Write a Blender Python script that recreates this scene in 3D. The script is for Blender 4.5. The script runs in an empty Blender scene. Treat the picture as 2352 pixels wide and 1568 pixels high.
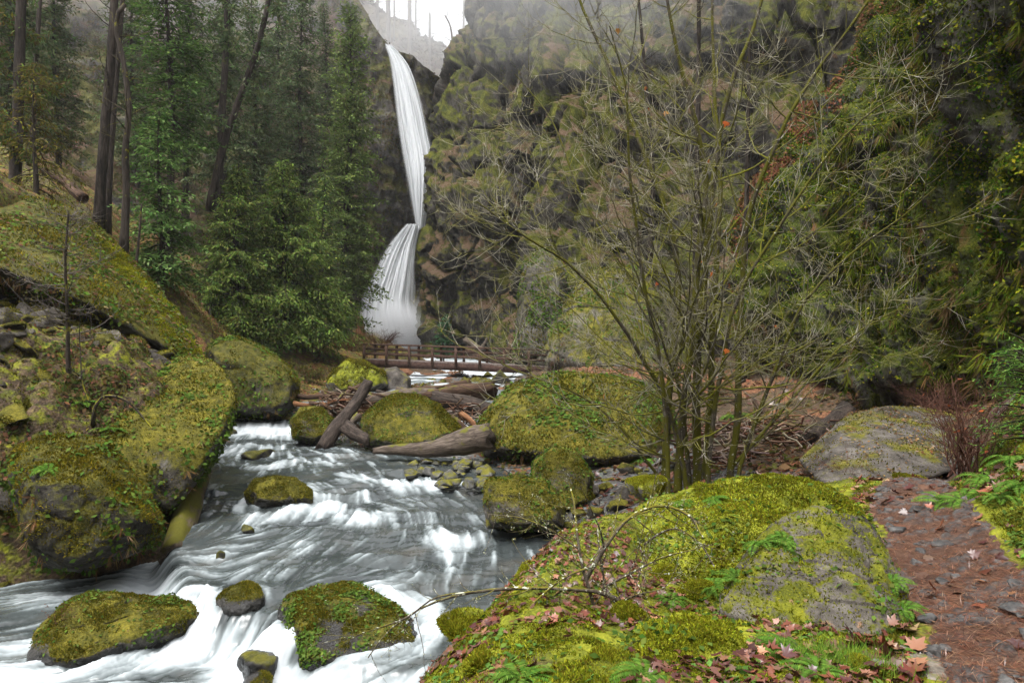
import bpy, bmesh, math, random, time
import numpy as np
from mathutils import Matrix, Vector
T0 = time.time()
F, CX, CY = 1568.0, 1176.0, 784.0
sc = bpy.context.scene
COL = sc.collection

def P(px, py, d):
    "a point seen at (px,py) of the 2352x1568 photograph, d metres ahead of the camera"
    return np.array([(px - CX) / F * d, d, (CY - py) / F * d])
def PA(l):
    return np.array([P(*q) for q in l])
def zat(py, d): return (CY - py) / F * d

# ------------------------------------------------------------------ noise
_rt = np.random.RandomState(77)
_N = 64
_T = _rt.rand(_N, _N, _N).astype(np.float32)
def vnoise(p):
    i = np.floor(p).astype(np.int64)
    f = (p - i).astype(np.float32)
    f = f * f * f * (f * (f * 6 - 15) + 10)
    i0 = i & (_N - 1); i1 = (i + 1) & (_N - 1)
    x0, y0, z0 = i0[:, 0], i0[:, 1], i0[:, 2]; x1, y1, z1 = i1[:, 0], i1[:, 1], i1[:, 2]
    fx, fy, fz = f[:, 0], f[:, 1], f[:, 2]
    a = _T[x0, y0, z0] * (1 - fx) + _T[x1, y0, z0] * fx
    b = _T[x0, y1, z0] * (1 - fx) + _T[x1, y1, z0] * fx
    c = _T[x0, y0, z1] * (1 - fx) + _T[x1, y0, z1] * fx
    d = _T[x0, y1, z1] * (1 - fx) + _T[x1, y1, z1] * fx
    a = a * (1 - fy) + b * fy; c = c * (1 - fy) + d * fy
    return (a * (1 - fz) + c * fz) * 2 - 1
def fbm(p, octv=4, gain=0.5, lac=2.03, off=0.0):
    p = np.asarray(p, dtype=np.float64) + off
    s = np.zeros(len(p)); a = 1.0
    for k in range(octv):
        s += a * vnoise(p + 17.3 * k); p = p * lac; a *= gain
    return s
def ridged(p, octv=4, gain=0.5, off=0.0):
    p = np.asarray(p, dtype=np.float64) + off
    s = np.zeros(len(p)); a = 1.0
    for k in range(octv):
        s += a * (1 - 2 * np.abs(vnoise(p + 9.1 * k))); p = p * 2.1; a *= gain
    return s
def worley(p, off=0.0):
    "F2-F1 and cell value: blocky rock"
    p = np.asarray(p, dtype=np.float64) + off
    i = np.floor(p).astype(np.int64)
    d1 = np.full(len(p), 9.0); d2 = np.full(len(p), 9.0); cv = np.zeros(len(p))
    for dx in (-1, 0, 1):
        for dy in (-1, 0, 1):
            for dz in (-1, 0, 1):
                c = i + np.array([dx, dy, dz]); m = c & (_N - 1)
                jx = _T[m[:, 0], m[:, 1], m[:, 2]]; jy = _T[m[:, 1], m[:, 2], m[:, 0]]; jz = _T[m[:, 2], m[:, 0], m[:, 1]]
                q = c + np.stack([jx, jy, jz], 1)
                d = ((q - p) ** 2).sum(1)
                lt = d < d1
                d2 = np.where(lt, d1, np.minimum(d2, d)); cv = np.where(lt, jx * 0.6 + jy * 0.4, cv); d1 = np.where(lt, d, d1)
    return np.sqrt(d2) - np.sqrt(d1), cv
def sstep(a, b, x):
    t = np.clip((x - a) / (b - a), 0, 1)
    return t * t * (3 - 2 * t)

# ------------------------------------------------------------------ meshes
def mesh(name, V, faces, mat=None, parent=None, smooth=True, attrs=None, loc=None):
    """V (n,3); faces: list of (m,k) int arrays; attrs {name:(n,) or (n,3)} per point"""
    V = np.ascontiguousarray(V, dtype=np.float32)
    if loc is None and parent is not None: V = V - np.array(parent.location[:], dtype=np.float32)
    if loc is not None: V = V - np.asarray(loc, dtype=np.float32)
    if isinstance(faces, np.ndarray): faces = [faces]
    faces = [np.asarray(f, dtype=np.int32) for f in faces if len(f)]
    me = bpy.data.meshes.new(name)
    me.vertices.add(len(V)); me.vertices.foreach_set('co', V.ravel())
    loops = np.concatenate([f.ravel() for f in faces])
    tot = np.concatenate([np.full(len(f), f.shape[1], dtype=np.int32) for f in faces])
    st = np.concatenate([[0], np.cumsum(tot)[:-1]]).astype(np.int32)
    me.loops.add(len(loops)); me.loops.foreach_set('vertex_index', loops)
    me.polygons.add(len(tot)); me.polygons.foreach_set('loop_start', st); me.polygons.foreach_set('loop_total', tot)
    me.update(calc_edges=True)
    if smooth: me.polygons.foreach_set('use_smooth', np.ones(len(tot), dtype=bool))
    for k, a in (attrs or {}).items():
        a = np.asarray(a, dtype=np.float32)
        if a.ndim == 1:
            at = me.attributes.new(k, 'FLOAT', 'POINT'); at.data.foreach_set('value', a)
        else:
            at = me.attributes.new(k, 'FLOAT_COLOR', 'POINT')
            at.data.foreach_set('color', np.concatenate([a, np.ones((len(a), 1), np.float32)], 1).ravel())
    if mat: me.materials.append(mat)
    o = bpy.data.objects.new(name, me); COL.objects.link(o)
    if loc is not None: o.location = [float(v) for v in loc]
    if parent:
        o.parent = parent
    return o
def empty(name, loc=(0, 0, 0)):
    o = bpy.data.objects.new(name, None); o.empty_display_size = 0.2
    o.location = [float(v) for v in loc]; COL.objects.link(o); return o
def tag(o, label=None, cat=None, group=None, kind=None):
    if label: o['label'] = label
    if cat: o['category'] = cat
    if group: o['group'] = group
    if kind: o['kind'] = kind
    return o
def copy_tree(o, loc, rz=0.0, s=1.0, label=None, parent=None, tilt=(0, 0)):
    c = o.copy(); COL.objects.link(c)
    if parent is None:
        c.location = [float(v) for v in loc]; c.rotation_euler = (tilt[0], tilt[1], rz)
        c.scale = (s, s, s) if not hasattr(s, '__len__') else s
        if label: c['label'] = label
    else: c.parent = parent
    for ch in o.children: copy_tree(ch, None, parent=c)
    return c

class MB:
    "collects vertex/face batches into one mesh"
    def __init__(s): s.V = []; s.F = []; s.n = 0; s.A = {}
    def add(s, V, Fs, **at):
        V = np.asarray(V, dtype=np.float32).reshape(-1, 3)
        if isinstance(Fs, np.ndarray): Fs = [Fs]
        for f in Fs: s.F.append(np.asarray(f) + s.n)
        s.V.append(V); s.n += len(V)
        for k, a in at.items(): s.A.setdefault(k, []).append(np.asarray(a, dtype=np.float32))
    def build(s, name, mat, parent=None, smooth=True, loc=None):
        by = {}
        for f in s.F: by.setdefault(f.shape[1], []).append(f)
        return mesh(name, np.concatenate(s.V), [np.concatenate(v) for v in by.values()], mat, parent, smooth,
                    {k: np.concatenate(v) for k, v in s.A.items()}, loc)

def grid_faces(n, m):
    i = np.arange(n - 1)[:, None] * m + np.arange(m - 1)[None, :]
    i = i.ravel()
    return np.stack([i, i + 1, i + m + 1, i + m], 1)
def resample(pts, k):
    pts = np.asarray(pts, dtype=float)
    # catmull-rom then arc length
    p = np.vstack([2 * pts[0] - pts[1], pts, 2 * pts[-1] - pts[-2]])
    out = []
    for i in range(len(pts) - 1):
        t = np.linspace(0, 1, 8, endpoint=False)[:, None]
        a, b, c, d = p[i], p[i + 1], p[i + 2], p[i + 3]
        out.append(0.5 * (2 * b + (c - a) * t + (2 * a - 5 * b + 4 * c - d) * t ** 2 + (3 * b - a - 3 * c + d) * t ** 3))
    out.append(pts[-1:]); out = np.concatenate(out)
    s = np.concatenate([[0], np.cumsum(np.linalg.norm(np.diff(out, axis=0), axis=1))])
    q = np.linspace(0, s[-1], k)
    return np.stack([np.interp(q, s, out[:, j]) for j in range(3)], 1)
def tubes(C, R, ns=5, cap=False, rough=0.0, seed=0):
    "C (N,K,3) centre lines, R (N,K) radii -> verts, quads"
    C = np.asarray(C, dtype=float); R = np.asarray(R, dtype=float)
    N, K, _ = C.shape
    Tn = np.gradient(C, axis=1); Tn /= np.linalg.norm(Tn, axis=2, keepdims=True) + 1e-9
    m = np.abs(Tn.mean(1)); ref = np.where((m[:, 2] < 0.8 * np.linalg.norm(m, axis=1))[:, None], np.array([0, 0, 1.0]), np.array([1.0, 0, 0]))
    ref = ref[:, None, :]
    A = np.cross(Tn, np.broadcast_to(ref, Tn.shape)); A /= np.linalg.norm(A, axis=2, keepdims=True) + 1e-9
    B = np.cross(Tn, A)
    th = np.linspace(0, 2 * np.pi, ns, endpoint=False)
    RR = R[:, :, None] * np.ones(ns)
    if rough:
        V0 = (C[:, :, None, :] + R[:, :, None, None] * (A[:, :, None, :] * np.cos(th)[:, None] + B[:, :, None, :] * np.sin(th)[:, None]))
        sc_ = 1.2 / max(R.max(), 1e-3)
        nz = fbm(V0.reshape(-1, 3) * sc_ * 0.6, 3, off=seed * 3.7).reshape(N, K, ns)
        RR = RR * (1 + rough * nz)
    V = C[:, :, None, :] + RR[..., None] * (A[:, :, None, :] * np.cos(th)[:, None] + B[:, :, None, :] * np.sin(th)[:, None])
    k, t = np.meshgrid(np.arange(K - 1), np.arange(ns), indexing='ij')
    a = k * ns + t; b = k * ns + (t + 1) % ns
    q = np.stack([a, b, b + ns, a + ns], -1).reshape(-1, 4)
    Fq = (q[None] + (np.arange(N) * K * ns)[:, None, None]).reshape(-1, 4)
    V = V.reshape(-1, 3)
    if cap:
        c0 = np.arange(N) * K * ns
        lst = []
        n0 = len(V)
        V = np.concatenate([V, C[:, 0], C[:, -1]])
        for i in range(N):
            for t_ in range(ns):
                lst.append((c0[i] + (t_ + 1) % ns, c0[i] + t_, n0 + i))
                e = c0[i] + (K - 1) * ns
                lst.append((e + t_, e + (t_ + 1) % ns, n0 + N + i))
        return V, [Fq, np.array(lst)]
    return V, [Fq]

def unit(v): return v / (np.linalg.norm(v, axis=-1, keepdims=True) + 1e-9)
def kites(p, d, nrm, L, W, mid=0.45):
    "one 4-corner leaf per row: base p, axis d, face normal nrm"
    s = unit(np.cross(d, nrm)); L = np.asarray(L)[:, None]; W = np.asarray(W)[:, None]
    n2 = unit(np.cross(s, d))
    V = np.stack([p, p + d * L * mid + s * W * .5 + n2 * W * .12, p + d * L, p + d * L * mid - s * W * .5 + n2 * W * .12], 1)
    return V.reshape(-1, 3), np.arange(len(p) * 4).reshape(-1, 4)
def blades(p, d, L, W, rng):
    s = unit(np.cross(d, rng.normal(size=d.shape))); L = np.asarray(L)[:, None]; W = np.asarray(W)[:, None]
    V = np.stack([p - s * W * .5, p + s * W * .5, p + d * L], 1)
    return V.reshape(-1, 3), np.arange(len(p) * 3).reshape(-1, 3)
def pick(rng, cols, n, jit=0.15, w=None):
    cols = np.asarray(cols); c = cols[rng.choice(len(cols), n, p=w)]
    return np.clip(c * (1 + jit * rng.normal(size=(n, 1))) * (1 + 0.06 * rng.normal(size=(n, 3))), 0.003, 0.9)

def sample_faces(V, Fq, n, rng, wfun=None):
    V = np.asarray(V, float)
    if Fq.shape[1] == 4: Tq = np.concatenate([Fq[:, [0, 1, 2]], Fq[:, [0, 2, 3]]])
    else: Tq = Fq
    a, b, c = V[Tq[:, 0]], V[Tq[:, 1]], V[Tq[:, 2]]
    N = np.cross(b - a, c - a); A = np.linalg.norm(N, axis=1) * .5
    nn = N / (2 * A[:, None] + 1e-12)
    w = A.copy()
    if wfun is not None: w = w * np.clip(wfun((a + b + c) / 3, nn), 0, None)
    w = w / w.sum()
    t = rng.choice(len(Tq), n, p=w)
    r1 = np.sqrt(rng.rand(n))[:, None]; r2 = rng.rand(n)[:, None]
    return a[t] * (1 - r1) + b[t] * r1 * (1 - r2) + c[t] * r1 * r2, nn[t]

# ------------------------------------------------------------------ materials
class NT:
    def __init__(s, name):
        s.m = bpy.data.materials.new(name); s.m.use_nodes = True
        s.t = s.m.node_tree; s.t.nodes.clear(); s.out = s.n('ShaderNodeOutputMaterial')
        s._pos = None
    def n(s, ty, **kw):
        x = s.t.nodes.new(ty)
        for k, v in kw.items(): setattr(x, k, v)
        return x
    def set(s, sock, v):
        if isinstance(v, bpy.types.NodeSocket): s.t.links.new(v, sock)
        elif hasattr(v, '__len__') and sock.type == 'RGBA' and len(v) == 3: sock.default_value = (*v, 1)
        else: sock.default_value = v
    @property
    def pos(s):
        if s._pos is None: s._geo = s.n('ShaderNodeNewGeometry'); s._pos = s._geo.outputs['Position']
        return s._pos
    @property
    def nz(s):
        s.pos
        x = s.n('ShaderNodeSeparateXYZ'); s.set(x.inputs[0], s._geo.outputs['Normal']); return x.outputs[2]
    def obj(s): return s.n('ShaderNodeTexCoord').outputs['Object']
    def scale(s, v, sc_):
        x = s.n('ShaderNodeVectorMath', operation='MULTIPLY'); s.set(x.inputs[0], v); x.inputs[1].default_value = sc_ if hasattr(sc_, '__len__') else (sc_,) * 3
        return x.outputs[0]
    def noise(s, v, scale, det=5, rough=.55, dist=0.0):
        x = s.n('ShaderNodeTexNoise'); s.set(x.inputs['Vector'], v); x.inputs['Scale'].default_value = scale
        x.inputs['Detail'].default_value = det; x.inputs['Roughness'].default_value = rough; x.inputs['Distortion'].default_value = dist
        return x.outputs['Fac']
    def voro(s, v, scale, feature='F1'):
        x = s.n('ShaderNodeTexVoronoi', feature=feature); s.set(x.inputs['Vector'], v); x.inputs['Scale'].default_value = scale
        return x
    def math(s, op, a, b=0.0, c=None):
        x = s.n('ShaderNodeMath', operation=op); s.set(x.inputs[0], a); s.set(x.inputs[1], b)
        if c is not None: s.set(x.inputs[2], c)
        return x.outputs[0]
    def rng(s, v, lo, hi, a=0.0, b=1.0):
        x = s.n('ShaderNodeMapRange', interpolation_type='SMOOTHSTEP'); s.set(x.inputs[0], v)
        for i, q in enumerate((lo, hi, a, b)): s.set(x.inputs[i + 1], q)
        return x.outputs[0]
    def ramp(s, f, stops):
        x = s.n('ShaderNodeValToRGB'); s.set(x.inputs[0], f); e = x.color_ramp.elements
        while len(e) < len(stops): e.new(0.5)
        for i, (q, c) in enumerate(stops): e[i].position = q; e[i].color = (*c, 1)
        return x.outputs[0]
    def mix(s, f, a, b, mode='MIX'):
        x = s.n('ShaderNodeMix', data_type='RGBA', blend_type=mode); s.set(x.inputs['Factor'], f)
        s.set(x.inputs[6], a); s.set(x.inputs[7], b); return x.outputs[2]
    def attr(s, name, col=False):
        x = s.n('ShaderNodeAttribute', attribute_name=name); return x.outputs['Color' if col else 'Fac']
    def bump(s, h, strength, dist=0.02):
        x = s.n('ShaderNodeBump'); s.set(x.inputs['Height'], h); x.inputs['Strength'].default_value = strength; x.inputs['Distance'].default_value = dist
        return x.outputs[0]
    def princ(s, col, rough=.8, spec=.3, normal=None, **kw):
        x = s.n('ShaderNodeBsdfPrincipled'); s.set(x.inputs['Base Color'], col); s.set(x.inputs['Roughness'], rough)
        s.set(x.inputs['Specular IOR Level'], spec)
        if normal is not None: s.set(x.inputs['Normal'], normal)
        return x.outputs[0]
    def done(s, sh):
        s.set(s.out.inputs['Surface'], sh); return s.m

DK = (0.028, 0.025, 0.021); GR = (0.085, 0.08, 0.07); LT = (0.21, 0.2, 0.18)
M1 = (0.10, 0.092, 0.012); M2 = (0.20, 0.165, 0.018); M3 = (0.05, 0.052, 0.012)
def organic(name, S=1.0, rock=(DK, GR, LT), moss=(M3, M1, M2), lo=.45, hi=.6, slope=.25, ms=1.0, extra=(), rough=.75, bump=.6, bd=.05, spec=.10, stretch=None, zone=None):
    """rock under patches of moss; extra: (colour, noise scale, lo, hi, slope) overlays; zone: attribute that adds to the moss mask"""
    t = NT(name); p = t.pos
    if stretch: p = t.scale(p, stretch)
    nz = t.nz
    n1 = t.noise(p, 1.6 / S, 9, .62); n2 = t.noise(p, 14 / S, 4, .6)
    c = t.ramp(t.math('ADD', t.math('MULTIPLY', n1, .7), t.math('MULTIPLY', n2, .3)), [(.36, rock[0]), (.5, rock[1]), (.66, rock[2])])
    nm = t.noise(p, ms / S, 8, .62)
    fine = t.noise(p, 22 / S, 3, .6)
    mval = t.math('ADD', t.math('ADD', t.math('MULTIPLY', nm, .75), t.math('MULTIPLY', fine, .25)), t.math('MULTIPLY', nz, slope))
    if zone: mval = t.math('ADD', mval, t.attr(zone))
    wet = t.attr('wet')
    mval = t.math('SUBTRACT', mval, t.math('MULTIPLY', wet, .7))
    c = t.mix(t.math('MULTIPLY', wet, .8), c, (.012, .011, .010))
    mk = t.rng(mval, lo, hi)
    mc = t.ramp(t.math('ADD', t.math('MULTIPLY', t.noise(p, 3.1 / S, 6, .6), .6), t.math('MULTIPLY', t.noise(p, 30 / S, 3), .4)), [(.37, moss[0]), (.5, moss[1]), (.64, moss[2])])
    c = t.mix(mk, c, mc)
    for (ec, es, el, eh, esl) in extra:
        v = t.math('ADD', t.noise(p, es / S, 6, .65), t.math('MULTIPLY', nz, esl))
        c = t.mix(t.rng(v, el, eh), c, ec)
    h = t.math('ADD', t.math('MULTIPLY', t.noise(p, 7 / S, 7, .7), 1.0), t.math('MULTIPLY', fine, .35))
    return t.done(t.princ(c, t.math('SUBTRACT', rough, t.math('MULTIPLY', wet, .45)), t.math('ADD', spec, t.math('MULTIPLY', wet, .35)), t.bump(h, bump, bd * S)))
def leafmat(name, trans=.3, rough=.6, gloss=.0):
    t = NT(name); c = t.attr('Col', True)
    d = t.n('ShaderNodeBsdfDiffuse'); t.set(d.inputs[0], c)
    tr = t.n('ShaderNodeBsdfTranslucent'); t.set(tr.inputs[0], c)
    m = t.n('ShaderNodeMixShader'); m.inputs[0].default_value = trans; t.set(m.inputs[1], d.outputs[0]); t.set(m.inputs[2], tr.outputs[0])
    o = m.outputs[0]
    if gloss:
        g = t.n('ShaderNodeBsdfGlossy'); g.inputs['Roughness'].default_value = rough
        m2 = t.n('ShaderNodeMixShader'); m2.inputs[0].default_value = gloss; t.set(m2.inputs[1], o); t.set(m2.inputs[2], g.outputs[0]); o = m2.outputs[0]
    return t.done(o)
def barkmat(name, cols, zs=.18, sc_=7, moss=None, lo=.5, hi=.62, spots=None, objc=True, rough=.85, bump=.8, bd=.02):
    t = NT(name); p = t.obj() if objc else t.pos
    q = t.scale(p, (1, 1, zs))
    n1 = t.noise(q, sc_, 7, .65, .3); n2 = t.noise(q, sc_ * 4, 4, .6)
    f = t.math('ADD', t.math('MULTIPLY', n1, .65), t.math('MULTIPLY', n2, .35))
    c = t.ramp(f, [(.36, cols[0]), (.5, cols[1]), (.65, cols[2])])
    if moss:
        c = t.mix(t.rng(t.math('ADD', t.noise(t.pos, 2.6, 6, .65), t.math('MULTIPLY', t.nz, .18)), lo, hi), c, t.mix(t.noise(t.pos, 9, 3), moss[0], moss[1]))
    if spots:
        c = t.mix(t.rng(t.noise(t.pos, spots[1], 2, .5), spots[2], spots[2] + .05), c, spots[0])
    return t.done(t.princ(c, rough, .12, t.bump(f, bump, bd)))
# ================================================================== camera, light, air
cam = bpy.data.cameras.new('camera'); cam.lens = 24; cam.sensor_width = 36; cam.clip_end = 3000; cam.clip_start = 0.05
co = bpy.data.objects.new('camera', cam); COL.objects.link(co); co.rotation_euler = (math.pi / 2, 0, 0); sc.camera = co
SUN_EL, SUN_AZ = math.radians(68), math.radians(215)
w = bpy.data.worlds.new('World'); sc.world = w; w.use_nodes = True
wt = w.node_tree; bg = wt.nodes['Background']
sk = wt.nodes.new('ShaderNodeTexSky'); sk.sky_type = 'NISHITA'; sk.sun_disc = False
sk.sun_elevation = SUN_EL; sk.sun_rotation = SUN_AZ; sk.air_density = 1.0; sk.dust_density = 6.0; sk.ozone_density = 1.0
hs = wt.nodes.new('ShaderNodeHueSaturation'); hs.inputs['Saturation'].default_value = 0.12; hs.inputs['Value'].default_value = 1.12   # an overcast sky: hardly any blue
wt.links.new(sk.outputs[0], hs.inputs['Color']); wt.links.new(hs.outputs[0], bg.inputs['Color'])
bg.inputs['Strength'].default_value = 0.15
sl = bpy.data.lights.new('sun', 'SUN'); sl.energy = 1.0; sl.angle = math.radians(35); sl.color = (1, .97, .92)
so = bpy.data.objects.new('sun', sl); COL.objects.link(so)
# sun_rotation is clockwise from +Y seen from above
sd = Vector((math.cos(SUN_EL) * math.sin(SUN_AZ), math.cos(SUN_EL) * math.cos(SUN_AZ), math.sin(SUN_EL)))
so.rotation_euler = sd.to_track_quat('Z', 'Y').to_euler(); so.location = (0, 30, 120)
sc.view_settings.view_transform = 'Standard'; sc.view_settings.look = 'None'; sc.view_settings.gamma = 1
sc.view_settings.exposure = 1.32
sc.cycles.max_bounces = 7; sc.cycles.diffuse_bounces = 3; sc.cycles.glossy_bounces = 2; sc.cycles.transparent_max_bounces = 16
sc.cycles.volume_bounces = 1; sc.cycles.transmission_bounces = 2
sc.cycles.use_denoising = True

# ================================================================== water levels and channel
ZU_Y = [5, 8, 10, 12.8, 15.5, 18, 22, 24.3, 25.6, 27, 32, 38, 48, 60, 82, 95]
ZU_Z = [-4.0, -3.95, -3.92, -3.8, -3.6, -3.5, -3.4, -3.3, -3.06, -3.0, -2.75, -2.5, -2.35, -2.0, -1.7, -1.7]
WEIR = np.array([P(470, 1085, 16.8), P(440, 1180, 14.6), P(400, 1262, 12.6), P(440, 1335, 11.1), P(490, 1385, 10.2), P(600, 1400, 9.9), P(690, 1455, 9.1), P(800, 1500, 8.6), P(990, 1520, 8.2), P(1050, 1600, 7.4)])[:, :2]
def weir_sd(x, y):
    "signed distance to the weir line, positive downstream (left of it)"
    best = np.full(x.shape, 1e9); sg = np.zeros(x.shape)
    for a, b in zip(WEIR[:-1], WEIR[1:]):
        e = b - a; L = e @ e
        t = np.clip(((x - a[0]) * e[0] + (y - a[1]) * e[1]) / L, 0, 1)
        dx, dy = x - a[0] - t * e[0], y - a[1] - t * e[1]
        d = np.hypot(dx, dy); cr = e[0] * (y - a[1]) - e[1] * (x - a[0])
        u = d < best; best = np.where(u, d, best); sg = np.where(u, np.sign(-cr), sg)
    return best * sg
def water_z(x, y):
    zu = np.interp(y, ZU_Y, ZU_Z)
    zl = np.interp(x, [-12, -7, -3, 0], [-4.42, -4.34, -4.36, -4.36])
    sd_ = weir_sd(x, y)
    m = sstep(-.04, .5, sd_) * sstep(19, 16.5, y)
    return zu * (1 - m) + zl * m
def xy(px, py, d): return P(px, py, d)[:2]
CH = np.array([(-14, 4), (-14, 11.4), (-11, 12.0), xy(0, 1345, 12.2), xy(230, 1310, 12.9), xy(380, 1230, 13.4), xy(400, 1170, 15.0), xy(470, 1085, 18.5), xy(500, 1000, 24.3), xy(545, 962, 27),
               (-10.3, 30), (-6, 35.5), (-3.2, 40), (-2.6, 48), (-4.8, 60), (-12, 72), (-16, 84), (0.5, 86), (0.4, 72), (0.4, 60), (0.7, 48), (-.1, 41), (-2.5, 36), (-5.5, 31),
               xy(700, 965, 26), xy(770, 1015, 22.6), xy(860, 1045, 20.7), xy(1100, 1065, 19.3), xy(1150, 1100, 17.3), xy(1120, 1150, 15.7), xy(1115, 1215, 13.6), xy(1290, 1215, 13.4), (1.25, 11.6), (.25, 9.5), (-.75, 7.5), (-1.3, 6), (-1.8, 4)])
def chan_sd(x, y):
    "positive outside the channel"
    best = np.full(x.shape, 1e9); ins = np.zeros(x.shape, bool)
    n = len(CH)
    for i in range(n):
        a = CH[i]; b = CH[(i + 1) % n]; e = b - a
        t = np.clip(((x - a[0]) * e[0] + (y - a[1]) * e[1]) / (e @ e), 0, 1)
        best = np.minimum(best, np.hypot(x - a[0] - t * e[0], y - a[1] - t * e[1]))
        c = (a[1] > y) != (b[1] > y)
        xi = a[0] + (y - a[1]) / (b[1] - a[1] + 1e-12) * e[0]
        ins ^= c & (x < xi)
    return np.where(ins, -best, best)

# ================================================================== ground
GP = [P(*q) for q in [
    # trail and right bank
    (2330, 1568, 3.25), (2250, 1400, 4.1), (2180, 1250, 5.5), (2120, 1150, 7.2), (2110, 1100, 8.6), (2110, 1568, 3.25), (2080, 1400, 4.2), (2030, 1250, 5.6), (2010, 1150, 7.3),
    (2352, 1300, 4.6), (2352, 1180, 5.3), (2352, 1010, 7.2), (2270, 1090, 7.6), (2300, 1400, 3.9), (2352, 900, 9.5), (2230, 1110, 8.6), (2600, 900, 8), (2600, 1200, 4.4), (2700, 700, 9),
    # near bank
    (1300, 1568, 2.8), (1150, 1568, 3.0), (1020, 1568, 3.3), (1025, 1490, 4.0), (1100, 1420, 4.6), (1195, 1330, 5.25), (1260, 1265, 6.0), (1340, 1215, 6.7), (1470, 1165, 8.1), (1500, 1300, 5.2), (1400, 1400, 4.3), (1700, 1450, 3.8), (1900, 1530, 3.3), (1600, 1250, 6.2), (1800, 1200, 6.7), (1560, 1500, 3.4),
    # behind the bank
    (1600, 1112, 13.5), (1450, 1130, 14.5), (1400, 1165, 13.2), (1640, 1080, 15.2), (1800, 1040, 16), (1900, 955, 19), (1750, 905, 22), (1960, 930, 19.5), (1850, 1090, 11.2), (2200, 1085, 10), (2050, 1000, 14.5), (1250, 1110, 16.8), (1330, 1080, 19), (1560, 1050, 17.5), (1700, 850, 26), (1650, 830, 30), (2150, 930, 18), (2300, 930, 14),
    (1300, 852, 41), (1500, 850, 34), (1220, 858, 46), (1250, 838, 58), (1180, 822, 70), (1130, 812, 80), (1400, 880, 28),
    # left bank
    (700, 800, 46), (655, 785, 44), (560, 785, 40), (780, 800, 52), (830, 785, 66), (750, 905, 37), (700, 880, 38), (1000, 880, 44), (900, 868, 44), (960, 850, 56), (600, 840, 38), (480, 900, 28), (690, 940, 30),
    (0, 740, 16), (200, 800, 16), (100, 950, 13.3), (0, 1010, 11.6), (0, 1310, 11.6), (0, 1200, 11.4), (350, 815, 18.5), (0, 690, 19.5), (60, 695, 22), (150, 735, 22), (0, 470, 22), (150, 500, 25.5), (230, 530, 29), (300, 575, 31), (470, 790, 29), (100, 410, 36), (200, 450, 37), (0, 300, 42), (400, 640, 35), (520, 780, 36),
    (-400, 700, 16), (-400, 1000, 11), (-600, 400, 30), (-300, 1300, 10.6), (250, 950, 14.5), (470, 1000, 21)]]
GP += [np.array(q) for q in [(0, 0, -1.62), (1.5, 0, -1.6), (-1.2, 1.5, -1.75), (3, 1, -1.4), (5, 3, -.9), (9, 3, 0), (-1.5, 4, -3.9), (-1.15, 5.2, -4.1), (-.6, 6.6, -4.0), (.1, 8.2, -3.9), (1.0, 9.8, -3.75), (1.9, 11, -3.3), (-3, 0, -4.2), (-9, 2, -4.2), (-20, 6, -3), (-30, 14, 1), (-45, 30, 12), (-60, 60, 25),
                             (-60, 120, 40), (60, 60, 3), (40, 20, 4), (60, 120, 10), (0, 100, -1.2), (20, 90, -1), (-20, 95, 1), (-30, 60, 8), (-38, 45, 12)]]
GP = np.array(GP)
def _rbf_fit(X, z, c=0.6):
    D = np.sqrt(((X[:, None] - X[None]) ** 2).sum(2) + c * c)
    n = len(X); A = np.zeros((n + 1, n + 1)); A[:n, :n] = D - np.eye(n) * .02; A[:n, n] = 1; A[n, :n] = 1
    return np.linalg.solve(A, np.concatenate([z, [0]]))
_gw = _rbf_fit(GP[:, :2], GP[:, 2])
def ground_raw(x, y):
    o = np.empty(x.shape)
    for i in range(0, len(x), 60000):
        X = np.stack([x[i:i + 60000], y[i:i + 60000]], 1)
        D = np.sqrt(((X[:, None] - GP[None, :, :2]) ** 2).sum(2) + .36)
        o[i:i + 60000] = D @ _gw[:-1] + _gw[-1]
    return o
PATHC = np.array([xy(2420, 1640, 2.9), xy(2330, 1500, 3.5), xy(2255, 1400, 4.1), xy(2170, 1290, 5.1), xy(2135, 1220, 5.9), xy(2090, 1150, 7.2), xy(2105, 1105, 8.6), xy(2150, 1080, 9.6), xy(2350, 1030, 10.6)])
PATHW = [.42, .40, .38, .38, .39, .36, .33, .32, .32]
def path_d(x, y):
    best = np.full(x.shape, 1e9)
    for i, (a, b) in enumerate(zip(PATHC[:-1], PATHC[1:])):
        e = b - a; t = np.clip(((x - a[0]) * e[0] + (y - a[1]) * e[1]) / (e @ e), 0, 1)
        wd = PATHW[i] * (1 - t) + PATHW[i + 1] * t
        best = np.minimum(best, np.hypot(x - a[0] - t * e[0], y - a[1] - t * e[1]) - wd)
    return best
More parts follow.
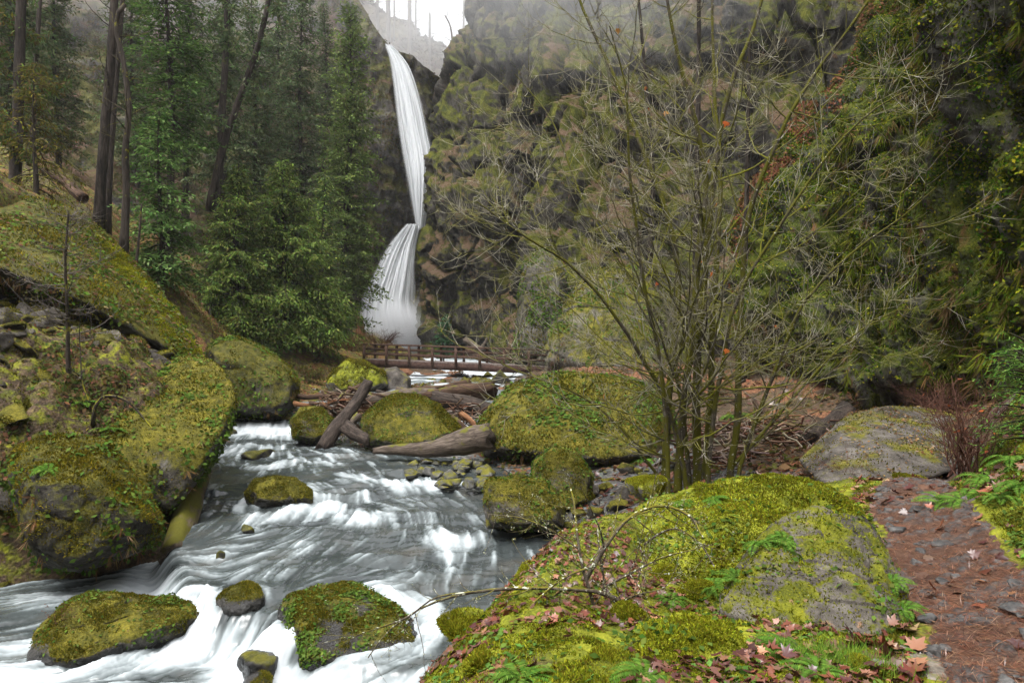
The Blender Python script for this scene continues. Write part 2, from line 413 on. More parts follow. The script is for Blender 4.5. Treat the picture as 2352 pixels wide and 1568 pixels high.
def ground_z(x, y, detail=True):
    x = np.asarray(x, float); y = np.asarray(y, float)
    z = ground_raw(x, y); sd_ = chan_sd(x, y)
    pd = path_d(x, y)
    if detail:
        p = np.stack([x, y, x * 0], 1)
        am = np.clip(y / 14, .35, 3.0) * sstep(-.1, .5, pd)
        z = z + am * (.10 * fbm(p / 1.9, 3) + .05 * fbm(p / .45, 3, off=5)) + .014 * fbm(p / .13, 3, off=9)
        # tumbled stones on the left talus
        tl = sstep(-5.5, -7.5, x) * sstep(26, 20, y)
        e, cv = worley(np.stack([x, y, z * 1.0], 1) / .85, off=3)
        z = z + tl * (sstep(0, .5, e) * .28 + cv * .30 - .22)
        nb_ = (y < 10) & (y > 1.5) & (x > -2.2)
        if nb_.any():
            q_ = np.stack([x[nb_], y[nb_], z[nb_]], 1); q_ = q_ + .03 * fbm(q_ / .1, 2)[:, None]
            e, cv = worley(q_ / .17, off=6); z[nb_] += (.035 * np.sqrt(np.clip(e, 0, 1)) - .012) * sstep(.02, .3, pd[nb_])
    wz = water_z(x, y)
    m = sstep(-.35, .55, sd_)
    low = np.minimum(z, wz - .45)
    z = np.where(sd_ < .55, low * (1 - m) + np.maximum(z, wz + .03) * m, np.where(sd_ < 1.6, np.maximum(z, wz + .03), z))
    return z
ny, nx = 560, 760
yy = np.concatenate([np.linspace(-3, .6, 24), np.geomspace(.7, 175, ny - 24)])
uu = np.linspace(-1, 1, nx); uu = 1.5 * uu * (.55 + .45 * uu ** 2)
Y, U = np.meshgrid(yy, uu, indexing='ij'); X = U * np.minimum(np.abs(Y) + 3.2, 78)
gx, gy = X.ravel(), Y.ravel(); gz = ground_z(gx, gy)
GV = np.stack([gx, gy, gz], 1); GF = grid_faces(ny, nx)
sd_ = chan_sd(gx, gy); pdist = path_d(gx, gy)
pn = fbm(np.stack([gx, gy, gz], 1) / 1.3, 4, off=2)
a_grav = np.clip(sstep(1.5, .1, sd_ + pn * .5) * sstep(-6.5, -5.5, gx) + sstep(-.7, -1.6, gx) * 0 + sstep(9.5, 12, gy) * sstep(24, 18, gy) * sstep(-1.2, 0, gx) * sstep(6.5, 3.5, gx) * .9, 0, 1)
nearbank = sstep(9.5, 8.2, gy) * sstep(-1.8, -1.0, gx)
a_moss = np.clip(nearbank * (.75 + .5 * pn) + sstep(-6, -9, gx) * .35 + sstep(.1, .8, pdist) * sstep(3.0, 4.2, gx) * sstep(10, 8, gy) * .6, 0, 1.2)
a_litter = np.clip(sstep(.1, .7, fbm(GV / 1.1, 3, off=31) + .35) * (nearbank + sstep(20, 26, gy) + sstep(6, 9, gx) * sstep(9, 12, gy)), 0, 1)
t = NT('forest_floor'); p = t.pos
n1 = t.noise(p, 2.5, 8, .65); n2 = t.noise(p, 26, 4, .6)
soil = t.ramp(t.math('ADD', t.math('MULTIPLY', n1, .6), t.math('MULTIPLY', n2, .4)), [(.36, (.018, .013, .009)), (.5, (.055, .038, .024)), (.66, (.13, .085, .05))])
v = t.voro(p, 15); vs = t.voro(p, 5.5)
grav = t.mix(t.rng(vs.outputs['Distance'], .0, .55), t.mix(.6, v.outputs['Color'], (.10, .096, .09), 'MIX'), (.03, .028, .026))
grav = t.mix(.75, grav, t.ramp(t.noise(p, 9, 5), [(.35, (.03, .03, .03)), (.6, (.13, .125, .115)), (.75, (.25, .24, .23))]))
lit = t.ramp(t.noise(p, 19, 6, .7), [(.36, (.04, .02, .012)), (.5, (.13, .058, .03)), (.64, (.26, .14, .075))])
mos = t.ramp(t.math('ADD', t.math('MULTIPLY', t.noise(p, 2.2, 6), .6), t.math('MULTIPLY', n2, .4)), [(.36, (.032, .04, .007)), (.48, (.105, .115, .011)), (.62, (.22, .225, .018))])
nm = t.noise(p, 4.5, 6, .65)
c = t.mix(t.rng(t.math('ADD', t.attr('litter'), t.math('MULTIPLY', nm, .8)), .8, 1.05), soil, lit)
c = t.mix(t.rng(t.math('ADD', t.attr('moss'), nm), .78, 1.0), c, mos)
c = t.mix(t.rng(t.math('ADD', t.attr('gravel'), t.math('MULTIPLY', nm, .6)), .7, .9), c, grav)
ht = t.math('ADD', t.math('MULTIPLY', n1, .5), t.math('ADD', t.math('MULTIPLY', n2, .3), t.math('MULTIPLY', t.math('SUBTRACT', 1.0, v.outputs['Distance']), .5)))
M_GROUND = t.done(t.princ(c, .8, .12, t.bump(ht, .9, .05)))
tag(mesh('ground', GV, GF, M_GROUND, attrs={'gravel': a_grav, 'moss': a_moss, 'litter': a_litter}), kind='structure')
print('ground', round(time.time() - T0, 1))

# ------------------------------------------------------------------ trail
npth = 420
cl = resample(np.c_[PATHC, np.zeros(len(PATHC))], npth)[:, :2]
wl = np.interp(np.linspace(0, 1, npth), np.linspace(0, 1, len(PATHW)), PATHW)
tg = unit(np.gradient(cl, axis=0)); nl = np.stack([-tg[:, 1], tg[:, 0]], 1)
vv = np.linspace(-1, 1, 70)
edge = 1 + .16 * fbm(np.c_[cl, np.zeros(npth)] / .35, 3)
PX = cl[:, None, :] + nl[:, None, :] * (wl * edge)[:, None, None] * vv[:, None]
px_, py_ = PX[..., 0].ravel(), PX[..., 1].ravel()
pz = ground_z(px_, py_)
pp = np.stack([px_, py_, pz * 0], 1)
e, cv = worley(pp / .11, off=8)
stone = sstep(.52, .7, cv + .18 * fbm(pp / .6, 2)) * sstep(.02, .22, e)
VV = np.tile(vv, npth)
pz = pz + .012 - .03 * sstep(.8, 1, np.abs(VV)) + stone * .022 + .006 * fbm(pp / .04, 2)
t = NT('trail_surface'); p = t.pos
n1 = t.noise(p, 75, 5, .75, .4); n2 = t.noise(p, 6, 7, .65)
c = t.ramp(t.math('ADD', t.math('MULTIPLY', n1, .55), t.math('MULTIPLY', n2, .45)), [(.34, (.022, .012, .008)), (.5, (.075, .038, .024)), (.66, (.155, .088, .058))])
c = t.mix(t.rng(t.noise(p, 2.1, 5), .52, .66), c, (.075, .062, .055))
c = t.mix(t.math('MULTIPLY', t.attr('stone'), .9), c, t.ramp(t.noise(p, 17, 5), [(.35, (.03, .03, .031)), (.6, (.085, .083, .08)), (.8, (.17, .165, .155))]))
M_PATH = t.done(t.princ(c, .7, .18, t.bump(t.math('ADD', n1, t.math('MULTIPLY', n2, .5)), .7, .02)))
tag(mesh('path', np.stack([px_, py_, pz], 1), grid_faces(npth, 70), M_PATH, attrs={'stone': stone}), kind='structure')

# ================================================================== cliffs
def cr_axis(G, n):
    "catmull-rom along axis 0"
    m = len(G); Pd = np.concatenate([2 * G[:1] - G[1:2], G, 2 * G[-1:] - G[-2:-1]])
    u = np.linspace(0, m - 1 - 1e-6, n); i = u.astype(int); f = (u - i)[:, None, None]
    a, b, c, d = Pd[i], Pd[i + 1], Pd[i + 2], Pd[i + 3]
    return 0.5 * (2 * b + (c - a) * f + (2 * a - 5 * b + 4 * c - d) * f ** 2 + (3 * b - a - 3 * c + d) * f ** 3)
def sheet(cols, n, m):
    G = np.array([[P(*q) for q in c] for c in cols])
    A = cr_axis(G, n)
    B = cr_axis(A.transpose(1, 0, 2), m)
    return B.transpose(1, 0, 2)
def normals(S):
    N = np.cross(np.gradient(S, axis=1), np.gradient(S, axis=0)); N = unit(N)
    s = np.sign((N * (-S)).sum(2)); s[s == 0] = 1
    return N * np.median(s)
def rock_sheet(name, cols, n, m, mat, disp, kind='structure'):
    S = sheet(cols, n, m); N = normals(S); V = S.reshape(-1, 3)
    V = V + N.reshape(-1, 3) * disp(V)[:, None]
    Fq = grid_faces(n, m)
    if (N * (-S)).sum() * 1 > 0: pass
    o = mesh(name, V, Fq, mat); tag(o, kind=kind)
    return V, Fq

# near wall on the right: green hanging garden with a dark cleft and an undercut foot
R1 = [
    [(2200, -420, 44), (2150, 0, 44), (1990, 200, 41), (1870, 400, 39), (1800, 600, 36), (1830, 800, 33), (1900, 900, 31), (1900, 960, 31)],
    [(2170, -420, 32), (2065, 0, 30.5), (1880, 280, 29), (1752, 440, 28), (1700, 600, 27), (1745, 790, 25), (1830, 900, 24), (1830, 960, 25)],
    [(2180, -420, 26), (2100, 0, 25), (1950, 260, 24.3), (1840, 430, 23.6), (1800, 600, 22.8), (1835, 790, 21.3), (1900, 900, 20.8), (1900, 965, 21.5)],
    [(2200, -420, 23), (2125, 0, 22.3), (2030, 260, 21.6), (1980, 430, 21), (1960, 600, 20.3), (1970, 790, 19), (1985, 895, 19), (1985, 935, 24)],
    [(2215, -420, 22), (2140, 0, 21.6), (2110, 200, 21.4), (2080, 400, 20), (2060, 600, 19), (2060, 790, 18), (2060, 890, 17.8), (2060, 925, 25)],
    [(2225, -420, 25), (2170, 0, 25), (2150, 120, 25), (2128, 400, 20.8), (2105, 600, 18.6), (2120, 790, 17.2), (2120, 885, 17), (2130, 920, 24)],
    [(2235, -420, 21), (2188, 0, 22), (2172, 130, 23), (2145, 400, 18), (2130, 600, 17), (2160, 790, 16.2), (2180, 880, 16), (2200, 925, 22)],
    [(2240, -420, 15.2), (2200, 0, 15.2), (2196, 130, 15.2), (2190, 400, 14.8), (2190, 600, 14.6), (2230, 790, 14.4), (2240, 890, 14.2), (2260, 930, 17)],
    [(2330, -420, 13.3), (2310, 0, 13.2), (2310, 200, 13.2), (2310, 400, 13), (2310, 600, 12.8), (2320, 790, 12.8), (2330, 890, 12.4), (2340, 960, 12.6)],
    [(2560, -420, 11.4), (2560, 0, 11.2), (2560, 200, 11.2), (2560, 400, 11), (2560, 600, 10.8), (2560, 790, 10.4), (2560, 890, 10), (2560, 960, 9.6)],
    [(3300, -500, 9.4), (3300, 0, 9.2), (3300, 200, 9), (3300, 400, 8.8), (3300, 600, 8.6), (3300, 790, 8.2), (3300, 890, 7.8), (3300, 1050, 7.2)],
    [(6500, -900, 4.2), (6500, -300, 4.2), (6500, 0, 4.2), (6500, 300, 4.2), (6500, 600, 4.2), (6500, 790, 4.2), (6500, 1000, 4.2), (6500, 1500, 4.2)]]
def d_near(V):
    vs = V * np.array([1, 1, .33])
    e, cv = worley(V * np.array([1, 1, .6]) / 1.5, off=4)
    low = sstep(3.0, -.6, V[:, 2])
    return .75 * fbm(vs / 2.6, 4) + .28 * ridged(vs / .9, 3, off=7) + .18 * fbm(V / .35, 3, off=3) + low * (cv - .5) * .7 - .8 * sstep(.16, 0, worley(V * np.array([1, 1, .28]) / 2.2, off=40)[0])
MOSSY_CLIFF = organic('mossy_cliff', 1.0, rock=((.012, .011, .009), (.045, .041, .036), (.13, .125, .115)), moss=((.018, .025, .004), (.05, .062, .007), (.11, .118, .011)), lo=.40, hi=.56, slope=.12, ms=.9,
                      extra=(((.11, .055, .022), 1.1, .58, .70, 0),), bump=.9, bd=.12, stretch=(1, 1, .55))
R1V, R1F = rock_sheet('mossy_cliff', R1, 520, 420, MOSSY_CLIFF, d_near)

# far wall on the right, from the gorge to behind the alder
def cf(l): return [(px, py, d * (1 + .10 * (830 - py) / 800)) for px, py, d in l]
R2 = [
    cf([(1140, -420, 98), (1130, 0, 98), (1120, 120, 98), (1070, 280, 95), (1040, 420, 94), (1010, 600, 92), (1010, 730, 92), (1040, 850, 92)]),
    cf([(1090, -420, 84), (1090, 0, 79), (1098, 70, 79), (1016, 255, 78), (996, 400, 77), (972, 560, 77), (975, 690, 77), (995, 850, 76)]),
    cf([(1110, -420, 78), (1112, 0, 73), (1125, 110, 73), (1062, 280, 72), (1035, 420, 71.5), (1010, 570, 72), (1025, 700, 74), (1040, 850, 74)]),
    cf([(1170, -420, 72), (1170, 0, 68), (1180, 110, 68), (1150, 290, 68), (1130, 440, 66), (1110, 570, 69), (1110, 700, 72), (1110, 850, 73)]),
    cf([(1215, -420, 66), (1215, 0, 63), (1225, 110, 63), (1215, 290, 63), (1200, 440, 62.5), (1190, 570, 67), (1180, 700, 69), (1170, 850, 68)]),
    cf([(1240, -420, 63), (1240, 0, 60), (1250, 110, 60), (1242, 290, 61), (1232, 440, 67), (1230, 570, 66), (1215, 700, 60), (1205, 850, 58)]),
    cf([(1262, -420, 59), (1262, 0, 56.5), (1270, 110, 56), (1262, 290, 55), (1256, 440, 54), (1252, 570, 53), (1248, 700, 52), (1250, 850, 50)]),
    cf([(1400, -420, 53), (1400, 0, 51), (1400, 110, 50.5), (1400, 290, 50), (1400, 440, 49), (1400, 570, 47), (1400, 700, 46), (1400, 870, 44)]),
    cf([(1600, -420, 47), (1600, 0, 45), (1600, 110, 45), (1600, 290, 44), (1600, 440, 43), (1600, 570, 41), (1600, 700, 39), (1600, 880, 36)]),
    cf([(1800, -420, 43), (1800, 0, 41), (1800, 110, 41), (1800, 290, 40), (1800, 440, 38), (1800, 570, 36), (1800, 700, 33), (1800, 890, 29)]),
    cf([(2050, -420, 41), (2050, 0, 39), (2050, 110, 39), (2050, 290, 38), (2050, 440, 37), (2050, 570, 36), (2050, 700, 34), (2050, 890, 31)]),
    cf([(2600, -420, 38), (2600, 0, 36), (2600, 110, 36), (2600, 290, 36), (2600, 440, 35), (2600, 570, 34), (2600, 700, 34), (2600, 890, 34)])]
def d_far(V):
    # slanting ribs and benches of the basalt, then blocky breakage
    r = V[:, 2] + .35 * V[:, 0] + 1.8 * fbm(V / 9, 2, off=6)
    bench = np.abs(((r / 6.5) % 1.0) - .5) * 2
    diag = np.stack([V[:, 0] * .8 + V[:, 2] * .6, V[:, 1] * .6, (V[:, 2] * .8 - V[:, 0] * .6) * .3], 1)
    e, cv = worley(V * np.array([1, 1, .7]) / 2.2, off=14)
    W = V + .7 * np.stack([fbm(V / 3, 2, off=80), fbm(V / 3, 2, off=81), fbm(V / 3, 2, off=82)], 1)
    e2, cv2 = worley(W * np.array([1, 1, .26]) / 4.6, off=64)
    return .9 * fbm(V / 9, 3, off=1) + .35 * ridged(diag / 3.4, 3, off=2) + .6 * sstep(.1, .5, bench) + .5 * ridged(V * np.array([1, 1, .13]) / 1.7, 2, off=18) + 1.9 * (cv2 - .5) + .35 * (cv - .5) - 1.1 * sstep(.08, .0, e2) + .30 * fbm(V * np.array([1, 1, .28]) / 1.1, 4, off=5) + .12 * fbm(V / .5, 3, off=15)
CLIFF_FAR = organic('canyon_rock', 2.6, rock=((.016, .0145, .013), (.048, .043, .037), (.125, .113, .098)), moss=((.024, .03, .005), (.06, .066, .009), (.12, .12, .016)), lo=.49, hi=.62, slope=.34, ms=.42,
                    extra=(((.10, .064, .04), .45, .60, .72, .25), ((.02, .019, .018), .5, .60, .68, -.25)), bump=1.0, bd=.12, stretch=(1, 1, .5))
R2V, R2F = rock_sheet('canyon_wall', R2, 520, 420, CLIFF_FAR, d_far)

# left: wooded hillside running back into the wall behind the falls
LPX = [-900, -500, -200, 0, 150, 300, 450, 600, 720, 820, 880, 930, 980, 1030, 1080, 1140]
LD0 = [28, 30, 33, 38, 41, 45, 50, 57, 66, 80, 87, 90, 91, 93, 97, 100]
LK = [1.1, 1.1, 1.1, 1.05, 1.0, .95, .9, .8, .55, .2, .06, .05, .08, .3, .4, .4]
LTOP = [-500, -480, -450, -420, -400, -380, -350, -300, -160, 10, 104, 128, 172, 215, 225, 230]
LC = []
for px, d0, k, tp in zip(LPX, LD0, LK, LTOP):
    LC.append([(px + (0 if f < 1 else 12), tp + (840 - tp) * (1 - f), d0 * (1 + k * max(0, (760 - (tp + (840 - tp) * (1 - f)))) / 760)) for f in (0, .12, .25, .4, .55, .7, .85, .95, 1.0)][::-1])
def d_left(V):
    e, cv = worley(V * np.array([1, 1, .6]) / 3.0, off=24)
    wallish = sstep(-24, -14, V[:, 0])
    return (1.5 - .5 * wallish) * fbm(V / 7, 4, off=11) + .6 * ridged(V * np.array([1, 1, .5]) / 2.5, 3, off=12) + wallish * .7 * (cv - .5)
HILL = organic('wooded_slope', 2.4, rock=((.02, .018, .016), (.065, .058, .052), (.16, .15, .14)), moss=((.03, .034, .01), (.07, .07, .02), (.12, .11, .03)), lo=.47, hi=.62, slope=.22, ms=.5,
               extra=(((.085, .05, .034), .3, .54, .66, .12),), bump=.9, bd=.15)
LV, LF = rock_sheet('hillside', LC, 420, 320, HILL, d_left)

# unseen slope added behind the viewer to block low frontal skylight
BC = [[(x * 1.0, z * 1.0) for z in (-3, 4, 12, 22, 34)] for x in (-70, -40, -15, 0, 15, 40, 70)]
_b = np.array([[(x, -14 - .55 * max(z, 0) - .004 * x * x * 0, z) for x, z in c] for c in BC])
_b = cr_axis(cr_axis(_b, 80).transpose(1, 0, 2), 60).reshape(-1, 3); _b[:, 1] += 1.5 * fbm(_b / 6, 4, off=90)
tag(mesh('hillside', _b, grid_faces(60, 80), HILL), kind='structure')
# far ridge above the falls, lost in the fog
MC = []
for px, tp in [(640, -260), (740, -160), (830, -10), (880, 40), (915, 52), (945, 74), (965, 98), (1000, 108), (1030, 128), (1050, 155), (1070, 190), (1110, 215), (1180, 230), (1260, 235)]:
    MC.append([(px, 330, 128), (px, 250, 135), (px, 190, 150), (px, tp + (190 - tp) * .6 if tp < 180 else 186 + (tp - 186) * .5, 168), (px, tp + (190 - tp) * .25 if tp < 180 else tp - 3, 182), (px, tp, 195), (px, tp + 16, 225)])
RIDGE = organic('ridge_forest', 4, rock=((.03, .022, .018), (.07, .05, .04), (.11, .08, .06)), moss=((.04, .035, .02), (.06, .05, .025), (.09, .07, .03)), slope=.1, ms=.4, bump=.6, bd=.2)
MV, MF = rock_sheet('ridge', MC, 180, 120, RIDGE, lambda V: 1.8 * fbm(V / 9, 4, off=41) + .8 * fbm(V / 2, 2, off=44))
print('cliffs', round(time.time() - T0, 1))

# ================================================================== air
def haze(dens):
    bm = bmesh.new(); bmesh.ops.create_cube(bm, size=1.0)
    me = bpy.data.meshes.new('haze'); 
    lo = np.array([-130, -30, -12]); hi = np.array([125, 260, 100])
    for v in bm.verts:
        for i in range(3): v.co[i] = lo[i] if v.co[i] < 0 else hi[i]
    bm.to_mesh(me); o = bpy.data.objects.new('haze', me); COL.objects.link(o)
    t = NT('haze_air'); vv_ = t.n('ShaderNodeVolumePrincipled'); vv_.inputs['Color'].default_value = (.93, .94, .97, 1); vv_.inputs['Density'].default_value = dens
    vv_.inputs['Anisotropy'].default_value = .2
    t.t.links.new(vv_.outputs[0], t.out.inputs['Volume']); me.materials.append(t.m); tag(o, kind='stuff'); t.m.cycles.homogeneous_volume = True if hasattr(t.m, 'cycles') and hasattr(t.m.cycles, 'homogeneous_volume') else None
    return o
haze(.00028)
# ================================================================== stream: long-exposure silk from line integral convolution
ROCKS = []      # (x, y, r) of what stands in the stream
for px, py, d, r in [(640, 1140, 15.3, .8), (815, 1440, 9.5, 1.05), (300, 1470, 9.9, 1.0), (170, 1500, 9.6, .8), (430, 1440, 10.2, .5), (550, 1380, 10.3, .42), (570, 1218, 13.4, .2), (590, 1500, 9.1, .28), (590, 1555, 8.7, .3), (565, 1010, 23.5, .3), (510, 1275, 12.2, .14)]:
    ROCKS.append((*xy(px, py, d), r))
GUIDE = [
    [(600, 960, 27), (585, 1000, 24.3), (560, 1040, 21.5), (540, 1100, 18), (500, 1180, 14.6), (430, 1250, 12.7), (330, 1300, 12.2)],
    [(640, 985, 25), (700, 1040, 21.2), (760, 1090, 18), (800, 1140, 15.8), (760, 1200, 14), (640, 1260, 12.5), (500, 1310, 11.4), (400, 1330, 11.2)],
    [(720, 1035, 21.6), (860, 1100, 17.5), (960, 1170, 14.8), (1010, 1240, 12.9), (1030, 1320, 11.2), (1020, 1400, 9.8), (1000, 1480, 8.8), (960, 1560, 8)],
    [(1000, 1100, 17.4), (1080, 1180, 14.4), (1120, 1260, 12.4), (1090, 1340, 10.8), (1040, 1420, 9.5), (1000, 1500, 8.6)],
    [(800, 1200, 14), (720, 1290, 11.8), (640, 1340, 10.9), (600, 1410, 9.8), (500, 1450, 9.4), (350, 1520, 9.2), (150, 1560, 9), (-200, 1600, 8.6)],
    [(880, 1280, 12), (800, 1320, 11.3), (680, 1360, 10.5), (640, 1420, 9.7), (620, 1480, 9.1), (450, 1540, 8.9), (200, 1580, 8.8)],
    [(480, 1340, 11.4), (380, 1320, 12), (200, 1340, 12), (0, 1390, 11.4), (-200, 1430, 11)], [(380, 1340, 11.9), (150, 1380, 11.2), (0, 1440, 10.6), (-200, 1500, 10)],
    [(0, 1500, 9.8), (-300, 1540, 9.4)], [(500, 1420, 9.9), (300, 1560, 9), (0, 1620, 8.4)], [(900, 1560, 8.3), (700, 1568, 8.4), (500, 1580, 8.4)]]
gp_, gd_ = [], []
for g in GUIDE:
    q = np.array([xy(*a) for a in g])
    q = resample(np.c_[q, np.zeros(len(q))], 24)[:, :2]
    gp_.append((q[1:] + q[:-1]) / 2); gd_.append(unit(q[1:] - q[:-1]))
gp_ = np.concatenate(gp_); gd_ = np.concatenate(gd_)
RES = .035; X0, X1, Y0, Y1 = -14.0, 3.2, 6.0, 30.0
wx = np.arange(X0, X1, RES); wy = np.arange(Y0, Y1, RES); nwx, nwy = len(wx), len(wy)
cX, cY = np.meshgrid(np.arange(X0, X1 + .5, .28), np.arange(Y0, Y1 + .5, .28))
d2 = (cX.ravel()[:, None] - gp_[:, 0]) ** 2 + (cY.ravel()[:, None] - gp_[:, 1]) ** 2
wgt = 1 / (d2 + .12) ** 2.0
fl = unit((wgt[:, :, None] * gd_[None]).sum(1))
pf = np.stack([cX.ravel(), cY.ravel(), cX.ravel() * 0], 1)
ang = .35 * fbm(pf / 1.4, 3, off=3)
fl = np.stack([fl[:, 0] * np.cos(ang) - fl[:, 1] * np.sin(ang), fl[:, 0] * np.sin(ang) + fl[:, 1] * np.cos(ang)], 1)
for (rx, ry, rr) in ROCKS:
    dx, dy = cX.ravel() - rx, cY.ravel() - ry; dd = np.hypot(dx, dy) + 1e-6; n = np.stack([dx / dd, dy / dd], 1)
    k = sstep(rr * 2.4, rr * .9, dd); ip = (fl * n).sum(1)
    fl = fl - (np.minimum(ip, 0) * k)[:, None] * n
fl = unit(fl).reshape(cX.shape + (2,))
def bil(A, x, y, x0, y0, res):
    u = np.clip((x - x0) / res, 0, A.shape[1] - 1.001); v = np.clip((y - y0) / res, 0, A.shape[0] - 1.001)
    i = u.astype(np.int32); j = v.astype(np.int32); fu = u - i; fv = v - j
    if A.ndim == 3: fu = fu[..., None]; fv = fv[..., None]
    return (A[j, i] * (1 - fu) + A[j, i + 1] * fu) * (1 - fv) + (A[j + 1, i] * (1 - fu) + A[j + 1, i + 1] * fu) * fv
gX, gY = np.meshgrid(wx, wy); gX = gX.ravel(); gY = gY.ravel()
FX = bil(fl, gX, gY, X0, Y0, .28).reshape(nwy, nwx, 2).astype(np.float32)
rw = np.random.RandomState(5)
def blurn(A, k):
    for ax in (0, 1):
        c = np.cumsum(np.concatenate([np.repeat(np.take(A, [0], ax), k, ax), A, np.repeat(np.take(A, [-1], ax), k, ax)], ax), axis=ax)
        n = A.shape[ax]
        A = (np.take(c, np.arange(2 * k, 2 * k + n), ax) - np.take(c, np.arange(0, n), ax)) / (2 * k)
    return A
N1 = rw.rand(nwy, nwx).astype(np.float32); N2 = blurn(rw.rand(nwy, nwx), 2); N2 = (N2 - N2.mean()) / N2.std() * .28 + .5; N3 = blurn(rw.rand(nwy, nwx), 6); N3 = (N3 - N3.mean()) / N3.std() * .28 + .5
# where foam is born: below the weir, below each rock, on the crests of the rapids
wsd = weir_sd(gX, gY)
src = sstep(-.02, .25, wsd) * sstep(.9, .2, wsd) * sstep(18, 15, gY) * .85
src += .9 * sstep(26.6, 25.8, gY) * sstep(23.2, 24.4, gY)
pq = np.stack([gX, gY, gX * 0], 1)
crest = fbm(np.stack([gX * .5 + .15 * gY, gY * 1.35 - .2 * gX, gX * 0], 1) / .62, 4, gain=.6, off=51)
zone = np.zeros(len(gX))
for px, py, d, r, a in [(880, 1110, 17, 1.7, 1.0), (700, 1060, 20, 1.8, .8), (760, 1170, 14.8, 1.4, .85), (560, 1150, 15.6, 1.2, .7), (1000, 1290, 11.8, 1.3, .85), (1040, 1230, 13, 1.3, .7), (900, 1230, 13, 1.2, .6), (1000, 1440, 9.4, .8, 1.0), (980, 1330, 11, 1.2, .7), (600, 1040, 21.5, 1.4, .9), (660, 1110, 17, 1, .6), (820, 1050, 20.3, 1, .5),
                        (640, 1290, 11.6, .8, .3), (700, 1250, 12.5, .7, .35), (560, 1450, 9.5, .9, .8), (350, 1530, 9.0, 1.0, .7), (620, 1500, 8.9, .5, .9), (100, 1560, 8.8, 1.0, .6), (660, 1385, 10, .4, .9), (950, 1540, 8.3, .8, .9), (500, 1560, 8.6, 1.2, .7)]:
    x_, y_ = xy(px, py, d); zone = np.maximum(zone, a * np.exp(-(((gX - x_) ** 2 + (gY - y_) ** 2) / r ** 2)))
src += zone * (.12 + 1.25 * sstep(-.1, .75, crest))
for (rx, ry, rr) in ROCKS:
    dd = np.hypot(gX - rx, gY - ry); src += .35 * sstep(rr * 1.35, rr * 1.0, dd) * sstep(rr * .6, rr * .9, dd)
pool = np.exp(-(((gX - xy(330, 1330, 12.1)[0]) / 2.2) ** 2 + ((gY - 11.9) / .85) ** 2)); pool2 = sstep(.0, .4, wsd) * .25
src += .6 * pool + .3 * pool2
src = src.reshape(nwy, nwx).astype(np.float32)
def advect(A, steps, decay, sgn=-1, both=False):
    acc = np.zeros(nwy * nwx, np.float32); tot = 0.0
    for s in ((-1, 1) if both else (sgn,)):
        x, y = gX.copy(), gY.copy(); wt_ = 1.0
        for k in range(steps):
            acc += wt_ * bil(A, x, y, X0, Y0, RES).astype(np.float32); tot += wt_
            v = bil(FX, x, y, X0, Y0, RES); x = x + s * v[:, 0] * RES * 1.15; y = y + s * v[:, 1] * RES * 1.15; wt_ *= decay
    return (acc / tot).reshape(nwy, nwx)
def nrm(A): return (A - A.mean()) / A.std()
L1 = nrm(advect(N1, 11, .96, both=True)); L2 = nrm(advect(N2, 13, .96, both=True)); L3 = nrm(advect(N3, 14, .96, both=True))
FO = advect(src, 20, .93)
print('lic', round(time.time() - T0, 1))
foam = .96 * sstep(.0, 1.9, FO * 1.55 + .11 * L1 + .12 * L2 + .05 * L3 + .06)
foam = np.clip(foam * (.90 + .07 * L2 + .04 * L1) + .10 * sstep(.4, 2.2, L2 + .5 * L1), 0, 1)
bumpH = .009 * L1 + .014 * L2 + .018 * L3
# mesh
nyw, nxw = 560, 640
yw = np.geomspace(6.2, 29.6, nyw); uw = np.linspace(-1.0, .30, nxw)
Yw, Uw = np.meshgrid(yw, uw, indexing='ij'); Xw = Uw * (Yw * .78 + 3.5)
x_, y_ = Xw.ravel(), Yw.ravel()
f_ = bil(foam, x_, y_, X0, Y0, RES); b_ = bil(bumpH, x_, y_, X0, Y0, RES); fo_ = bil(FO, x_, y_, X0, Y0, RES)
pw = np.stack([x_, y_, x_ * 0], 1)
z_ = water_z(x_, y_) + b_ * (.35 + .9 * np.clip(fo_ * 1.6, 0, 1)) + .05 * fbm(np.stack([x_ * .6, y_, x_ * 0], 1) / 1.1, 3, off=61) + .07 * np.clip(fo_, 0, 1) * fbm(pw / .7, 3, off=62) + .09 * bil(zone.reshape(nwy, nwx), x_, y_, X0, Y0, RES) * bil(crest.reshape(nwy, nwx), x_, y_, X0, Y0, RES)
for (rx, ry, rr) in ROCKS: z_ += .07 * np.exp(-((np.hypot(x_ - rx, y_ - ry - rr * .6) / (rr * .7)) ** 2))
t = NT('stream_water'); p = t.pos
fm = t.attr('foam')
deep = t.ramp(t.noise(p, .9, 4), [(.35, (.022, .027, .028)), (.55, (.042, .049, .049)), (.7, (.062, .062, .056))])
wcol = t.mix(t.rng(fm, .0, .55), deep, (.17, .205, .21))
wat = t.princ(wcol, .16, .5, t.bump(t.noise(t.scale(p, (1, 1, 1)), 9, 4), .25, .02), IOR=1.33)
fc = t.n('ShaderNodeBsdfDiffuse'); t.set(fc.inputs[0], (.44, .47, .49))
ms = t.n('ShaderNodeMixShader'); t.set(ms.inputs[0], t.rng(fm, .08, .95)); t.set(ms.inputs[1], wat); t.set(ms.inputs[2], fc.outputs[0])
M_WATER = t.done(ms.outputs[0])
tag(mesh('stream_water', np.stack([x_, y_, z_], 1), grid_faces(nyw, nxw), M_WATER, attrs={'foam': f_}), kind='structure')
